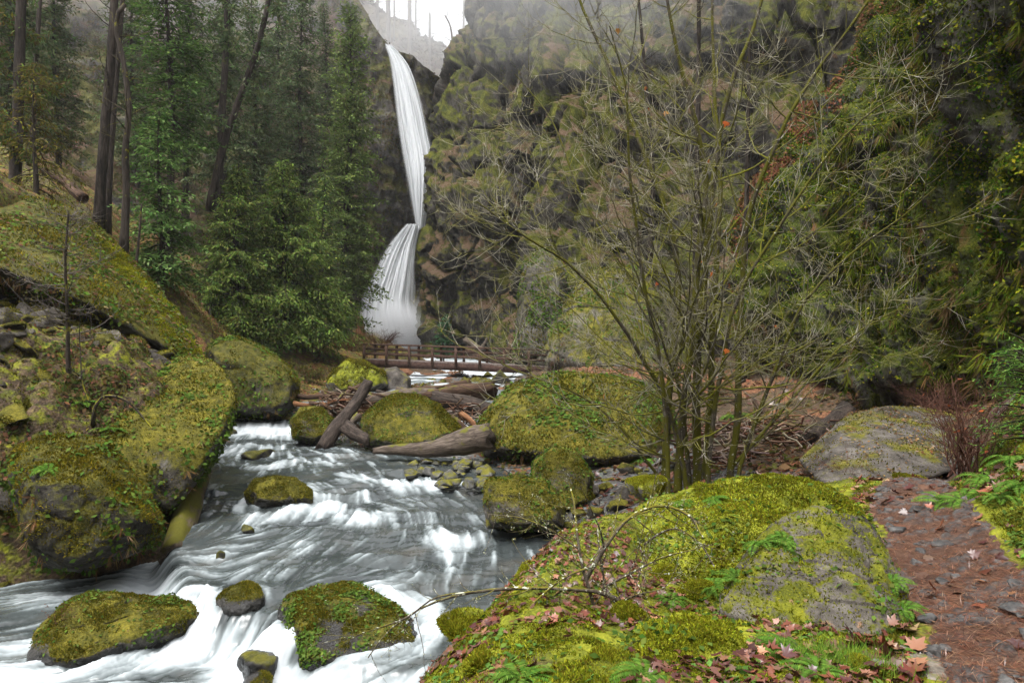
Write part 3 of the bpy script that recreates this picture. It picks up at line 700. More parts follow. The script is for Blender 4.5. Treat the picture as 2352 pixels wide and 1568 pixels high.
# upstream reach and plunge pool
yw = np.geomspace(29.3, 92, 260); uw = np.linspace(-1, 1, 200); Yw, Uw = np.meshgrid(yw, uw, indexing='ij')
Xw = Uw * 11 - 6 + (Yw > 0) * 0; x_, y_ = Xw.ravel(), Yw.ravel()
pw = np.stack([x_, y_, x_ * 0], 1)
f_ = np.clip(.25 + .7 * sstep(-.2, .5, fbm(np.stack([x_ * .5, y_ * .9, x_ * 0], 1) / 1.3, 4, off=71)) * sstep(34, 44, y_) + sstep(70, 78, y_) * .5 + .45 * np.exp(-((y_ - 50) / 3.5) ** 2) + .4 * np.exp(-((y_ - 62) / 6) ** 2), 0, 1)
z_ = water_z(x_, y_) + .10 * fbm(pw / 1.2, 3, off=72)
tag(mesh('upstream_water', np.stack([x_, y_, z_], 1), grid_faces(260, 200), M_WATER, attrs={'foam': f_}), kind='structure')

# ================================================================== waterfalls
t = NT('falling_water')
al = t.attr('alpha')
df = t.n('ShaderNodeBsdfDiffuse'); t.set(df.inputs[0], (.78, .80, .82)); tl = t.n('ShaderNodeBsdfTranslucent'); t.set(tl.inputs[0], (.78, .80, .82))
m1 = t.n('ShaderNodeMixShader'); m1.inputs[0].default_value = .3; t.set(m1.inputs[1], df.outputs[0]); t.set(m1.inputs[2], tl.outputs[0])
tp = t.n('ShaderNodeBsdfTransparent'); m2 = t.n('ShaderNodeMixShader'); t.set(m2.inputs[0], al); t.set(m2.inputs[1], tp.outputs[0]); t.set(m2.inputs[2], m1.outputs[0])
M_FALL = t.done(m2.outputs[0])
def fall(name, left, right, label, seed, bulge, aexp, mbase):
    """left/right edges as (px,py,d) from lip to foot"""
    K, Wd = 200, 70
    Lp, Rp = resample(PA(left), K), resample(PA(right), K)
    m = MB()
    for layer in range(3):
        u = np.linspace(0, 1, Wd); v = np.linspace(0, 1, K)
        Vg = Lp[:, None] * (1 - u)[:, None] + Rp[:, None] * u[:, None]
        ins = layer * .02
        Uu, Vv = np.meshgrid(u, v)
        q = np.stack([Uu * (9 + 5 * layer) + seed, Vv * 1.6, Uu * 0 + layer * 7], -1).reshape(-1, 3)
        q2 = np.stack([Uu * 34 + seed, Vv * 2.6, Uu * 0 + layer * 3], -1).reshape(-1, 3)
        n1 = fbm(q, 3).reshape(K, Wd); n2 = fbm(q2, 2).reshape(K, Wd)
        Vg = Vg.copy()
        Vg[..., 1] -= bulge * np.sin(np.pi * Uu) * (.3 + .7 * Vv) + layer * .25 + .35 * n1 + .12 * n2
        Vg[..., 0] += .06 * n2
        edge_ = sstep(0, .16 + .1 * layer + .10 * Vv, Uu - .10 * (n1 + .5) * Vv) * sstep(1, .84 - .1 * layer, Uu + .08 * n1)
        a = np.clip(edge_ * (mbase + aexp * n1 + .25 * n2), 0, 1) * sstep(0, .015, Vv)
        m.add(Vg.reshape(-1, 3), grid_faces(K, Wd), alpha=a.ravel())
    o = m.build(name, M_FALL); return tag(o, label, 'waterfall')
fall('waterfall', [(884, 106, 88), (894, 140, 87.6), (902, 200, 87.3), (912, 300, 87), (930, 410, 86.6), (956, 530, 86.3)],
     [(904, 108, 88), (938, 150, 87.6), (964, 220, 87.3), (984, 300, 87), (998, 390, 86.6), (976, 530, 86.3)], 'tall narrow upper waterfall pouring from the notch at the gorge lip', 3, .8, .28, 1.15)
fall('waterfall', [(934, 516, 83), (888, 568, 82.5), (850, 635, 82), (816, 700, 81.6), (800, 795, 81)],
     [(966, 516, 83), (958, 580, 82.5), (954, 650, 82), (958, 720, 81.6), (1000, 800, 81)], 'wide white lower waterfall fanning down into the plunge pool', 31, 1.5, .16, 1.5)
fall('waterfall', [(1018, 115, 150), (1020, 150, 149), (1021, 190, 148)], [(1024, 115, 150), (1027, 150, 149), (1030, 190, 148)], 'faint thin far waterfall in fog high up the gorge', 53, .3, .3, .45)

# spray hanging at the foot of the falls
def mist(name, c, r, dens, sc_, col=(.95, .96, .98)):
    bm = bmesh.new(); bmesh.ops.create_icosphere(bm, subdivisions=3, radius=1.0)
    me = bpy.data.meshes.new(name); bm.to_mesh(me); o = bpy.data.objects.new(name, me); COL.objects.link(o)
    o.location = [float(v) for v in c]; o.scale = r
    t = NT(name + '_volume'); tc = t.obj()
    ln = t.n('ShaderNodeVectorMath', operation='LENGTH'); t.set(ln.inputs[0], tc)
    nz = t.noise(tc, sc_, 3, .6)
    dn = t.math('MULTIPLY', t.rng(ln.outputs['Value'], 1.0, .1), t.rng(nz, .25, .75))
    vp = t.n('ShaderNodeVolumePrincipled'); vp.inputs['Color'].default_value = (*col, 1); t.set(vp.inputs['Density'], t.math('MULTIPLY', dn, dens)); vp.inputs['Anisotropy'].default_value = .2
    t.t.links.new(vp.outputs[0], t.out.inputs['Volume']); me.materials.append(t.m); return tag(o, kind='stuff')
mist('mist', P(930, 762, 78), (7.5, 3.2, 4.6), 1.5, 1.6)
mist('mist', P(1330, -110, 44), (19, 10, 9), .065, .8)
mist('mist', P(420, -60, 82), (36, 24, 15), .022, .8)
mist('mist', P(985, 60, 125), (30, 24, 18), .036, .8)
# ================================================================== boulders
def _ico(sub):
    bm = bmesh.new(); bmesh.ops.create_icosphere(bm, subdivisions=sub, radius=1.0)
    bm.verts.ensure_lookup_table()
    V = np.array([v.co[:] for v in bm.verts]); Fq = np.array([[v.index for v in f.verts] for f in bm.faces]); bm.free(); return unit(V), Fq
ICO = {k: _ico(k) for k in (3, 4, 5, 6, 7)}
def hull_planes(pts):
    bm = bmesh.new()
    for p in pts: bm.verts.new([float(a) for a in p])
    bmesh.ops.convex_hull(bm, input=bm.verts)
    bm.normal_update()
    pl = []
    for f in bm.faces:
        n = np.array(f.normal[:]); h = float(n @ np.array(f.verts[0].co[:])); a = f.calc_area()
        if a < 1e-7: continue
        for q in pl:
            if q[0] @ n > .9995:
                if h > q[1]: q[1] = h
                break
        else: pl.append([n, h])
    bm.free(); return pl
def hull_body(pts, sub, k=40, amp=.05, blocky=.04, seed=0, fine=.012, cush=0):
    pts = np.asarray(pts); 
    pl = hull_planes(pts); c = (pts.min(0) + pts.max(0)) / 2 * .4 + pts.mean(0) * .6
    D, Fq = ICO[sub]
    s = np.zeros(len(D))
    for n, h in pl:
        hh = max(h - n @ c, 1e-3); s += np.clip(D @ n / hh, 0, None) ** k
    r = s ** (-1 / k)
    size = float(np.median(r))
    V = c + D * r[:, None] * 1.03
    q = V / size
    e, cv = worley(q * 1.7, off=seed * 2.3)
    dr = amp * fbm(q * 1.1, 4, off=seed * 5.1) * size + blocky * (cv - .5) * sstep(0, .3, e) * size + fine * size * fbm(q * 7, 3, off=seed)
    dr += .012 * fbm(V / .10, 2, off=seed) * min(1, size)
    dr -= .035 * size * sstep(.07, 0, e) * min(1, blocky / .05)
    if cush:
        e, cv = worley((V + .03 * fbm(V / .1, 2)[:, None]) / .16, off=seed); dr += cush * np.sqrt(np.clip(e, 0, 1)) * sstep(-.5, .2, D[:, 2] + .5 * fbm(V / .5, 2))
    return V + D * dr[:, None], Fq, c, size
MOSSY = organic('mossy_boulder', .8, rock=((.014, .013, .011), (.055, .049, .042), (.14, .13, .115)), moss=((.03, .032, .007), (.085, .078, .011), (.17, .145, .018)), lo=.46, hi=.62, slope=.26, ms=1.1,
                extra=(((.16, .10, .05), 7, .66, .74, .05), ((.30, .29, .25), 9, .70, .74, -.06)), bump=1.0, bd=.06)
MOSSY_DARK = organic('mossy_boulder_dark', .8, rock=((.01, .009, .008), (.035, .031, .027), (.09, .085, .075)), moss=((.022, .024, .006), (.06, .058, .01), (.12, .105, .015)), lo=.46, hi=.63, slope=.28, ms=1.2,
                extra=(((.13, .08, .04), 8, .68, .75, 0),), bump=1.0, bd=.06, rough=.6)
GREYROCK = organic('grey_rock', .7, rock=((.025, .022, .019), (.068, .06, .052), (.15, .135, .12)), moss=((.04, .042, .009), (.10, .095, .014), (.16, .14, .02)), lo=.62, hi=.72, slope=.14, ms=1.3,
                extra=(((.15, .10, .07), 6, .62, .74, 0),), bump=1.0, bd=.05)
BRIGHT = organic('bright_moss_rock', .6, rock=((.04, .036, .032), (.12, .105, .09), (.26, .24, .21)), moss=((.04, .05, .006), (.13, .142, .011), (.25, .26, .022)), lo=.44, hi=.58, slope=.24, ms=1.5,
                extra=(((.20, .12, .07), 6, .66, .74, .0),), bump=1.0, bd=.03)
WETROCK = organic('wet_rock', .6, rock=((.008, .008, .008), (.03, .028, .026), (.09, .085, .08)), moss=((.02, .022, .006), (.06, .058, .01), (.11, .10, .014)), lo=.52, hi=.66, slope=.2, ms=1.6, rough=.35, bump=.9, bd=.03)
COBBLE = organic('cobble', .4, rock=((.025, .025, .025), (.075, .073, .068), (.18, .175, .165)), moss=((.04, .042, .008), (.10, .095, .012), (.15, .135, .018)), lo=.55, hi=.68, slope=.18, ms=2.0, rough=.5, bump=.6, bd=.01)
LEAFM = leafmat('moss_and_leaf', .3)
MOSSC = [(.055, .055, .008), (.10, .09, .010), (.15, .125, .014), (.19, .155, .018), (.07, .085, .014)]
GREENC = [(.045, .085, .014), (.075, .13, .022), (.11, .16, .03), (.06, .10, .02)]
BROWNC = [(.14, .08, .035), (.20, .12, .05), (.10, .055, .025), (.24, .16, .08)]
def fuzz(name, parent, V, Fq, seed, n_moss=0, n_leaf=0, n_hang=0, size=.03, leafsz=.06, mossc=MOSSC, upw=.25, leafc=GREENC, hangc=BROWNC, hang=.2, loc=None, box=None):
    "clumps of moss, small leaves and hanging dry fern on a surface"
    rng = np.random.RandomState(seed); m = MB()
    def wf(pp_, nn):
        f = .03 + sstep(-.25, .35, fbm(pp_ / (size * 14), 4, off=seed) + upw * (nn[:, 2] * 2 - .4))
        if box is not None: f = f * box(pp_)
        return f + 1e-6
    if n_moss:
        p, nn = sample_faces(V, Fq, n_moss, rng, wf)
        cl_ = fbm(p / (size * 9), 2, off=seed + 3)
        d = unit(nn + .75 * rng.normal(size=p.shape) + np.array([0, 0, .35]))
        L = size * (.6 + .8 * rng.rand(n_moss)) * (1 + .4 * cl_)
        v, f = blades(p - nn * size * .15, d, L, L * .55, rng)
        c = pick(rng, mossc, n_moss); c = c * np.clip(1 + .35 * fbm(p / (size * 22), 2, off=seed + 9), .5, 1.6)[:, None]
        m.add(v, f, Col=np.repeat(c, 3, 0))
    if n_leaf:
        def wl_(pp_, nn):
            f = sstep(.0, .55, fbm(pp_ / (leafsz * 9), 3, off=seed + 21)) + .10
            return f * (box(pp_) if box is not None else 1)
        p, nn = sample_faces(V, Fq, n_leaf, rng, wl_)
        d = unit(np.cross(nn, rng.normal(size=p.shape)) + .35 * nn + np.array([0, 0, -.25]))
        L = leafsz * (.6 + .8 * rng.rand(n_leaf))
        v, f = kites(p + nn * L[:, None] * .3, d, unit(nn + .5 * rng.normal(size=p.shape)), L, L * .6)
        m.add(v, f, Col=np.repeat(pick(rng, leafc, n_leaf), 4, 0))
    if n_hang:
        def wh(pp_, nn):
            f = sstep(.15, .5, fbm(pp_ * np.array([1, 1, .5]) / (hang * 4), 3, off=seed + 31)) * sstep(.75, .1, nn[:, 2]) + .004
            return f * (box(pp_) if box is not None else 1)
        k = max(1, n_hang // 8)
        p, nn = sample_faces(V, Fq, k, rng, wh)
        cc = pick(rng, hangc, k)
        p = np.repeat(p, 9, 0); nn = np.repeat(nn, 9, 0); cc = np.repeat(cc, 9, 0)
        d = unit(nn * .55 + .45 * rng.normal(size=p.shape) + np.array([0, 0, -1.0])); n_ = len(p)
        L = hang * (.5 + .9 * rng.rand(n_))
        v, f = kites(p + nn * .02, d, unit(nn + .3 * rng.normal(size=p.shape)), L, L * .055, .6)
        m.add(v, f, Col=np.repeat(cc * (1 + .15 * rng.normal(size=(n_, 1))).clip(.4, 1.6), 4, 0))
    if m.n: return m.build(name, LEAFM, parent, smooth=False)
_seed = [10]
def boulder(label, outline, thick, front=None, drop=None, mat=None, sub=6, name='boulder', cat='boulder', k=55, amp=.07, blocky=.10, moss=0, leaf=0, hang=0, size=.03, leafsz=.06, mossc=MOSSC, upw=.25, group=None, back=.7, frontk=.72, hangl=.2, leafc=GREENC, cush=0):
    """outline: (px,py,d) of what is seen; thick: metres it reaches behind/in front; drop: (z) base level under the outline"""
    _seed[0] += 1; s = _seed[0]
    pts = PA(outline); c = pts.mean(0); vdir = unit(c)
    L = [pts, c + (pts - c) * back + vdir * thick]
    if front is None: L.append(c + (pts - c) * frontk - vdir * thick * .55)
    else: L.append(PA(front))
    if drop is not None:
        b = pts.copy(); b[:, 2] = drop; b2 = c + (pts - c) * back + vdir * thick; b2[:, 2] = drop; L += [c * [1, 1, 0] + (b - c * [1, 1, 0]) * [.92, .92, 1], b2]
    V, Fq, c, sz = hull_body(np.concatenate(L), sub, k, amp, blocky, s, cush=cush)
    base = np.array([c[0], c[1], V[:, 2].min()])
    wet = sstep(.17, .02, V[:, 2] - water_z(V[:, 0], V[:, 1]) + .12 * fbm(V / .3, 3, off=s)) * sstep(.9, .3, chan_sd(V[:, 0], V[:, 1]))
    o = mesh(name, V, Fq, mat or MOSSY, loc=base, attrs={'wet': wet})
    dry = (lambda p: sstep(.02, .18, p[:, 2] - water_z(p[:, 0], p[:, 1]) + .12 * fbm(p / .3, 3, off=s)) + sstep(.3, .9, chan_sd(p[:, 0], p[:, 1])))
    tag(o, label, cat, group)
    if moss or leaf or hang:
        fuzz('moss_clumps', o, V, Fq, s, int(moss * 2.2), int(leaf * 1.5), hang, size, leafsz, mossc, upw, leafc, hang=hangl, box=dry)
    return o
def drop_rock(label, px, py, d, w, h, mat, sub=5, name='rock', cat='rock', group=None, moss=0, size=.02, sink=.25, asp=1.0, seed=None, mossc=MOSSC, k=20):
    "a smaller free-standing rock: base centre seen at (px,py)"
    _seed[0] += 1; s = seed or _seed[0]; rng = np.random.RandomState(s)
    b = P(px, py, d); n = 14
    q = unit(rng.normal(size=(n, 3))) * np.array([w / 2, w / 2 * asp, h / 2]) * (.85 + .3 * rng.rand(n, 1)) + b + np.array([0, 0, h * (.5 - sink)])
    V, Fq, c, sz = hull_body(q, sub, k, .05, .06, s)
    o = mesh(name, V, Fq, mat, loc=np.array([c[0], c[1], V[:, 2].min()])); tag(o, label, cat, group)
    if moss: fuzz('moss_clumps', o, V, Fq, s, moss, size=size, mossc=mossc)
    return o

# --- left bank
boulder('huge mossy boulder overhanging the left side of the stream', [(60, 1000, 15), (90, 900, 17), (330, 830, 18.5), (440, 815, 18.5), (500, 838, 17.5), (542, 885, 16.5), (540, 960, 15.8), (495, 1040, 15.3), (455, 1085, 15.0), (395, 1172, 14.6), (340, 1150, 14.6), (280, 1090, 14)], 3.0,
        front=[(150, 1010, 13.6), (285, 1100, 13.3), (392, 1168, 13.6), (450, 1085, 13.9), (500, 1000, 14.4)], sub=7, moss=16000, leaf=5000, hang=1800, size=.05, leafsz=.10, amp=.06, blocky=.10)
boulder('mossy boulder with a pale lichened front below the huge overhanging boulder', [(28, 1090, 12.2), (45, 1025, 12.6), (120, 996, 12.9), (240, 1012, 12.9), (285, 1065, 12.6), (330, 1120, 12.4), (368, 1190, 12.2), (366, 1240, 12.1), (310, 1275, 12), (200, 1312, 11.9), (90, 1300, 11.8), (40, 1200, 11.8)], 2.2,
        front=[(90, 1110, 11.3), (230, 1105, 11.4), (310, 1190, 11.3), (180, 1280, 11.2), (80, 1240, 11.2)], sub=7, moss=14000, leaf=1500, hang=1300, size=.045, leafsz=.09, mat=MOSSY_DARK, upw=.45, mossc=[(.07, .065, .008), (.12, .105, .011), (.17, .14, .014), (.21, .17, .016)])
_b3 = boulder('giant leaning moss-covered slab below the forest on the left', [(-120, 520, 21), (60, 455, 24), (150, 470, 24.5), (235, 525, 25), (330, 625, 24), (400, 718, 22.6), (440, 775, 21.4), (468, 822, 20.4), (420, 825, 19.5)], 5,
        front=[(-140, 570, 17.0), (60, 635, 17.2), (200, 690, 17.6), (310, 760, 18.3), (330, 805, 21), (200, 770, 21.5)], sub=7, moss=9000, leaf=5200, hang=5200, size=.09, leafsz=.13, amp=.06, blocky=.15, mat=MOSSY_DARK, leafc=GREENC + [(.16, .15, .06), (.12, .12, .04), (.10, .06, .03), (.14, .08, .04)])
V_ = np.empty(len(_b3.data.vertices) * 3, np.float32); _b3.data.vertices.foreach_get('co', V_); V_ = V_.reshape(-1, 3) + np.array(_b3.location[:])
_ra, _rb = P(235, 525, 24), P(466, 820, 20.4)
def _ridge(p):
    e_ = _rb - _ra; t_ = np.clip((p - _ra) @ e_ / (e_ @ e_), 0, 1)
    return sstep(1.5, .2, np.linalg.norm(p - _ra - t_[:, None] * e_, axis=1) + .5 * fbm(p / .8, 3)) * sstep(0, .25, t_)
fuzz('ridge_moss_clumps', _b3, V_, ICO[7][1], 77, 16000, size=.07, mossc=[(.14, .15, .010), (.20, .205, .014), (.26, .26, .02)], box=_ridge)
boulder('dark green mossy boulder behind the overhanging boulder, at the stream bend', [(470, 800, 27), (500, 775, 28), (545, 770, 28.6), (620, 800, 28.6), (670, 840, 28), (692, 880, 27.4), (680, 940, 26.8), (640, 962, 26.5), (560, 968, 26.4), (490, 960, 26.4)], 3.4, sub=6, moss=9000, leaf=1500, hang=700, size=.07, leafsz=.12, mat=MOSSY_DARK)
# mid-stream and around the log jam
boulder('rounded bright mossy boulder at the left end of the footbridge', [(748, 880, 35.5), (760, 850, 36), (800, 822, 36.6), (840, 830, 36.4), (885, 855, 36), (893, 885, 35.6), (850, 905, 35.3), (770, 905, 35.3)], 1.8, sub=6, moss=7000, size=.08, mat=BRIGHT, mossc=MOSSC)
boulder('grey boulder with a white vein tucked under the footbridge', [(876, 850, 37), (910, 842, 37.2), (945, 868, 37), (945, 900, 36.6), (900, 905, 36.5), (870, 895, 36.6)], 1.4, sub=5, mat=GREYROCK)
boulder('small round mossy boulder left of the leaning log', [(668, 965, 23), (690, 938, 23.4), (735, 935, 23.4), (765, 960, 23.2), (768, 1000, 22.8), (720, 1020, 22.6), (672, 1008, 22.6)], 1.0, sub=6, moss=6000, leaf=500, size=.045)
boulder('dome-shaped mossy boulder in the middle of the log jam', [(826, 970, 21.8), (860, 930, 22.4), (910, 905, 22.8), (960, 905, 22.8), (1010, 930, 22.4), (1050, 970, 22), (1066, 1000, 21.7), (1000, 1030, 21.4), (900, 1040, 21.2), (840, 1025, 21.3)], 1.7, sub=6, moss=13000, leaf=1500, size=.05, amp=.05, blocky=.07)
boulder('massive mossy boulder behind the bare tree clump', [(1098, 985, 20.6), (1115, 935, 21.2), (1175, 880, 22), (1260, 858, 22.4), (1400, 862, 22.4), (1500, 885, 22), (1545, 930, 21.2), (1550, 1010, 20), (1520, 1070, 19), (1380, 1085, 18.8), (1180, 1062, 19.6), (1110, 1050, 20)], 2.6, sub=7, moss=17000, leaf=3500, hang=900, size=.06, leafsz=.11, amp=.06, blocky=.10)
boulder('squat mossy boulder at the right edge of the stream beside the gravel', [(1105, 1150, 13.3), (1125, 1098, 13.7), (1190, 1090, 13.9), (1260, 1105, 13.8), (1295, 1160, 13.5), (1290, 1205, 13.2), (1200, 1218, 13.1), (1120, 1212, 13.1)], .9, sub=6, moss=6000, leaf=600, size=.03, mat=MOSSY)
boulder('mossy boulder with a humped top behind the squat streamside boulder', [(1212, 1110, 14.6), (1225, 1060, 14.9), (1270, 1030, 15.2), (1325, 1040, 15.2), (1365, 1090, 14.9), (1370, 1160, 14.5), (1310, 1185, 14.2), (1230, 1180, 14.2)], 1.0, sub=6, moss=6000, leaf=600, size=.03, mat=MOSSY)
boulder('small mossy rock standing alone in the rapids', [(562, 1130, 15.3), (585, 1100, 15.5), (630, 1090, 15.6), (680, 1096, 15.6), (715, 1125, 15.4), (718, 1148, 15.2), (650, 1160, 15.1), (575, 1152, 15.1)], .6, sub=6, moss=4500, size=.03, drop=-3.8)
boulder('dark mossy boulder in the stream below the rapids, nearest the mossy bank', [(640, 1400, 9.9), (660, 1368, 10.2), (740, 1345, 10.6), (810, 1338, 10.6), (860, 1372, 10.3), (930, 1420, 9.9), (985, 1462, 9.5), (990, 1480, 9.3), (920, 1500, 9.1), (880, 1540, 8.9), (760, 1548, 8.8), (680, 1530, 8.9), (690, 1490, 9.2), (650, 1430, 9.6)], .9, sub=7, moss=14000, leaf=1200, size=.026, leafsz=.05, mat=MOSSY_DARK, drop=-4.6, amp=.05, blocky=.08)
boulder('long low wedge-shaped mossy rock in the lower stream at bottom left', [(62, 1512, 9.4), (80, 1455, 9.8), (150, 1386, 10.3), (205, 1358, 10.5), (290, 1368, 10.5), (400, 1374, 10.6), (484, 1405, 10.4), (430, 1432, 10.1), (300, 1495, 9.6), (180, 1535, 9.2), (90, 1532, 9.2)], .7, sub=7, moss=12000, size=.026, mat=MOSSY, drop=-4.7, leaf=500, amp=.09, blocky=.14, leafsz=.05)
boulder('small dark knobbly rock at the end of the weir', [(490, 1378, 10.3), (510, 1350, 10.5), (560, 1330, 10.6), (605, 1345, 10.5), (610, 1375, 10.2), (560, 1405, 10), (510, 1398, 10.1)], .45, sub=6, moss=2500, size=.022, mat=MOSSY_DARK, drop=-4.5, blocky=.12, k=12)
boulder('small brown rock with water spilling over its edge', [(540, 1506, 9.1), (568, 1488, 9.25), (625, 1484, 9.3), (660, 1500, 9.1), (640, 1524, 8.9), (555, 1524, 8.9)], .35, sub=5, k=9, mat=WETROCK, drop=-4.6, name='rock', cat='rock')
boulder('dark mossy rock cut by the bottom edge of the picture', [(550, 1568, 8.7), (570, 1545, 8.8), (610, 1535, 8.8), (635, 1560, 8.7), (620, 1590, 8.5), (560, 1590, 8.5)], .3, sub=5, mat=MOSSY_DARK, drop=-4.7, k=10, name='rock', cat='rock', moss=1200, size=.02)
drop_rock('small dark pointed stone breaking the smooth upper water', 572, 1226, 13.3, .34, .30, WETROCK, sub=4)
drop_rock('tiny brown stone just above the weir crest', 507, 1283, 12.2, .2, .2, WETROCK, sub=4)
drop_rock('small brown rock at the left edge of the upper cascade', 530, 1012, 24, .6, .75, WETROCK, sub=5)
drop_rock('brown rock just under the water surface in the upper rapids', 600, 1052, 20.6, 1.2, .42, WETROCK, sub=5)
# right bank
boulder('sloping grey boulder with a moss rim beside the trail', [(1835, 1055, 11.3), (1900, 1003, 11.8), (1960, 958, 12.2), (2040, 933, 12.6), (2120, 937, 12.6), (2190, 952, 12.3), (2228, 985, 11.8), (2222, 1065, 10.3), (2130, 1100, 9.5), (2000, 1110, 9.3), (1880, 1104, 9.7)], 1.2, front=[(1900, 1085, 9.8), (2050, 1050, 10.0), (2170, 1045, 10.3)], sub=7, mat=GREYROCK, amp=.03, blocky=.02, moss=2500, size=.03, leaf=1200, leafsz=.05, leafc=BROWNC + [(.2, .17, .13)])
boulder('mossy rock outcrop rising past the right end of the footbridge', [(1228, 840, 44.5), (1235, 770, 45.3), (1290, 690, 46.5), (1380, 610, 47.8), (1500, 572, 48.5), (1600, 600, 48.5), (1660, 700, 47.2), (1670, 860, 43.2), (1500, 880, 41.9), (1300, 868, 43.2)], 4, sub=7, moss=12000, leaf=5000, hang=1200, size=.11, leafsz=.17, mat=organic('outcrop_rock', 1.6, rock=((.04, .036, .032), (.12, .11, .095), (.22, .205, .18)), moss=((.04, .042, .01), (.10, .095, .015), (.19, .165, .025)), lo=.54, hi=.66, slope=.28, ms=.7, bump=.9, bd=.1), amp=.05, blocky=.07, hangl=.4)
boulder('tall pale rock pillar beyond the right end of the footbridge', [(1178, 850, 46), (1190, 700, 47), (1205, 600, 48), (1250, 570, 48), (1300, 620, 47), (1300, 850, 45)], 3, sub=6, moss=3500, leaf=2500, size=.14, leafsz=.2, name='rock_pillar', cat='rock pillar', mat=organic('pillar_rock', 2.2, rock=((.035, .032, .028), (.09, .083, .072), (.17, .16, .14)), moss=((.04, .045, .01), (.09, .088, .016), (.14, .13, .03)), lo=.60, hi=.70, slope=.22, ms=.6, bump=.9, bd=.1, stretch=(1, 1, .5)), amp=.05, blocky=.08)
# near bank
boulder('big bright moss mound beside the trail', [(1420, 1240, 5.6), (1445, 1180, 6.0), (1560, 1122, 6.4), (1700, 1090, 6.7), (1850, 1085, 6.8), (1950, 1108, 6.7), (2015, 1160, 6.3), (2020, 1195, 6.0), (1950, 1250, 5.5), (1700, 1310, 4.9), (1500, 1310, 4.95)], 1.0, front=[(1650, 1225, 5.2), (1800, 1180, 5.5)], drop=-2.7, sub=7, mat=BRIGHT, moss=46000, leaf=1600, size=.022, leafsz=.045, amp=.09, blocky=.07, k=12, upw=.3, cush=.05, mossc=[(.10, .115, .007), (.155, .17, .010), (.22, .235, .014), (.28, .295, .024), (.11, .16, .014), (.12, .095, .011), (.15, .12, .012), (.09, .08, .01)])
boulder('grey lichened boulder with moss patches at the trail edge', [(1690, 1290, 4.6), (1760, 1212, 4.75), (1870, 1174, 4.9), (1990, 1190, 4.9), (2035, 1270, 4.7), (2095, 1380, 4.35), (2125, 1470, 4.0), (2060, 1505, 3.75), (1960, 1505, 3.7), (1800, 1495, 3.75), (1690, 1445, 3.95), (1655, 1385, 4.2)], .55, front=[(1900, 1290, 4.2), (2000, 1380, 3.95), (1800, 1380, 4.1)], drop=-2.2, sub=7, mat=organic('lichen_rock', .45, rock=((.022, .02, .018), (.07, .061, .052), (.15, .135, .115)), moss=((.03, .036, .005), (.085, .09, .008), (.15, .152, .012)), lo=.70, hi=.80, slope=.30, ms=1.8, extra=(((.20, .12, .07), 5, .62, .72, 0), ((.17, .18, .14), 12, .66, .74, 0)), bump=1.0, bd=.03), moss=4500, leaf=700, size=.018, leafsz=.04, amp=.07, blocky=.12, upw=.7, mossc=[(.08, .09, .007), (.14, .145, .010), (.21, .21, .014)])
boulder('low mossy boulder at the bottom of the picture between ferns', [(1440, 1500, 3.3), (1475, 1445, 3.5), (1560, 1418, 3.65), (1640, 1430, 3.65), (1700, 1470, 3.5), (1715, 1520, 3.3), (1690, 1590, 3.1), (1480, 1590, 3.05)], .28, drop=-2.0, sub=7, cush=.035, mat=BRIGHT, moss=26000, leaf=500, size=.016, leafsz=.035, mossc=[(.12, .14, .009), (.19, .21, .012), (.26, .28, .018), (.32, .33, .028), (.13, .11, .012)])
for i, (px, py, d, w_, h_, lb) in enumerate([(1600, 1372, 4.6, .34, .26, 'round moss cushion left of the grey lichened boulder'), (1390, 1545, 3.05, .26, .2, 'small moss cushion at the foot of the lichened shrub'), (1960, 1540, 3.3, .22, .16, 'small mossy stone beside the bright grass tuft'), (1260, 1480, 3.7, .42, .22, 'moss hummock under the lichened shrub branches'), (1130, 1530, 3.3, .5, .25, 'moss hummock at the stream-side edge of the bank'),
                                            (1520, 1330, 5.0, .36, .2, 'moss hummock below the big moss mound'), (1230, 1330, 5.1, .55, .25, 'bright moss hummock on the rim of the bank'), (1330, 1245, 6.3, .6, .25, 'bright moss hummock at the top of the bank rim'), (1080, 1440, 4.35, .5, .3, 'bright moss hummock low on the bank rim'), (1500, 1120, 10, .9, .5, 'green mossy stone behind the moss mound'), (2090, 1105, 9.2, .5, .25, 'mossy stone at the far end of the trail'), (1450, 1425, 4.0, .3, .2, 'moss cushion among the wet leaves')]):
    drop_rock(lb, px, py, d, w_, h_, BRIGHT, sub=5, name='moss_hummock', cat='moss', moss=int(6000 + 9000 * w_), size=.02, sink=.45, k=7, mossc=[(.11, .125, .009), (.17, .18, .012), (.24, .25, .018), (.30, .305, .026), (.15, .12, .012)])
print('boulders', round(time.time() - T0, 1))
boulder('low grey-brown rock skirt sloping from the lichened boulder into the trail', [(1950, 1495, 3.75), (2080, 1440, 3.95), (2170, 1490, 3.7), (2255, 1560, 3.4), (2230, 1600, 3.25), (2040, 1560, 3.4)], .25, drop=-2.0, sub=6, k=10, name='rock', cat='rock', mat=organic('skirt_rock', .3, rock=((.045, .038, .032), (.12, .105, .085), (.22, .195, .16)), moss=((.05, .05, .01), (.10, .10, .014), (.16, .16, .02)), lo=.60, hi=.72, slope=.1, ms=2, bump=1.0, bd=.02), amp=.06, blocky=.06)
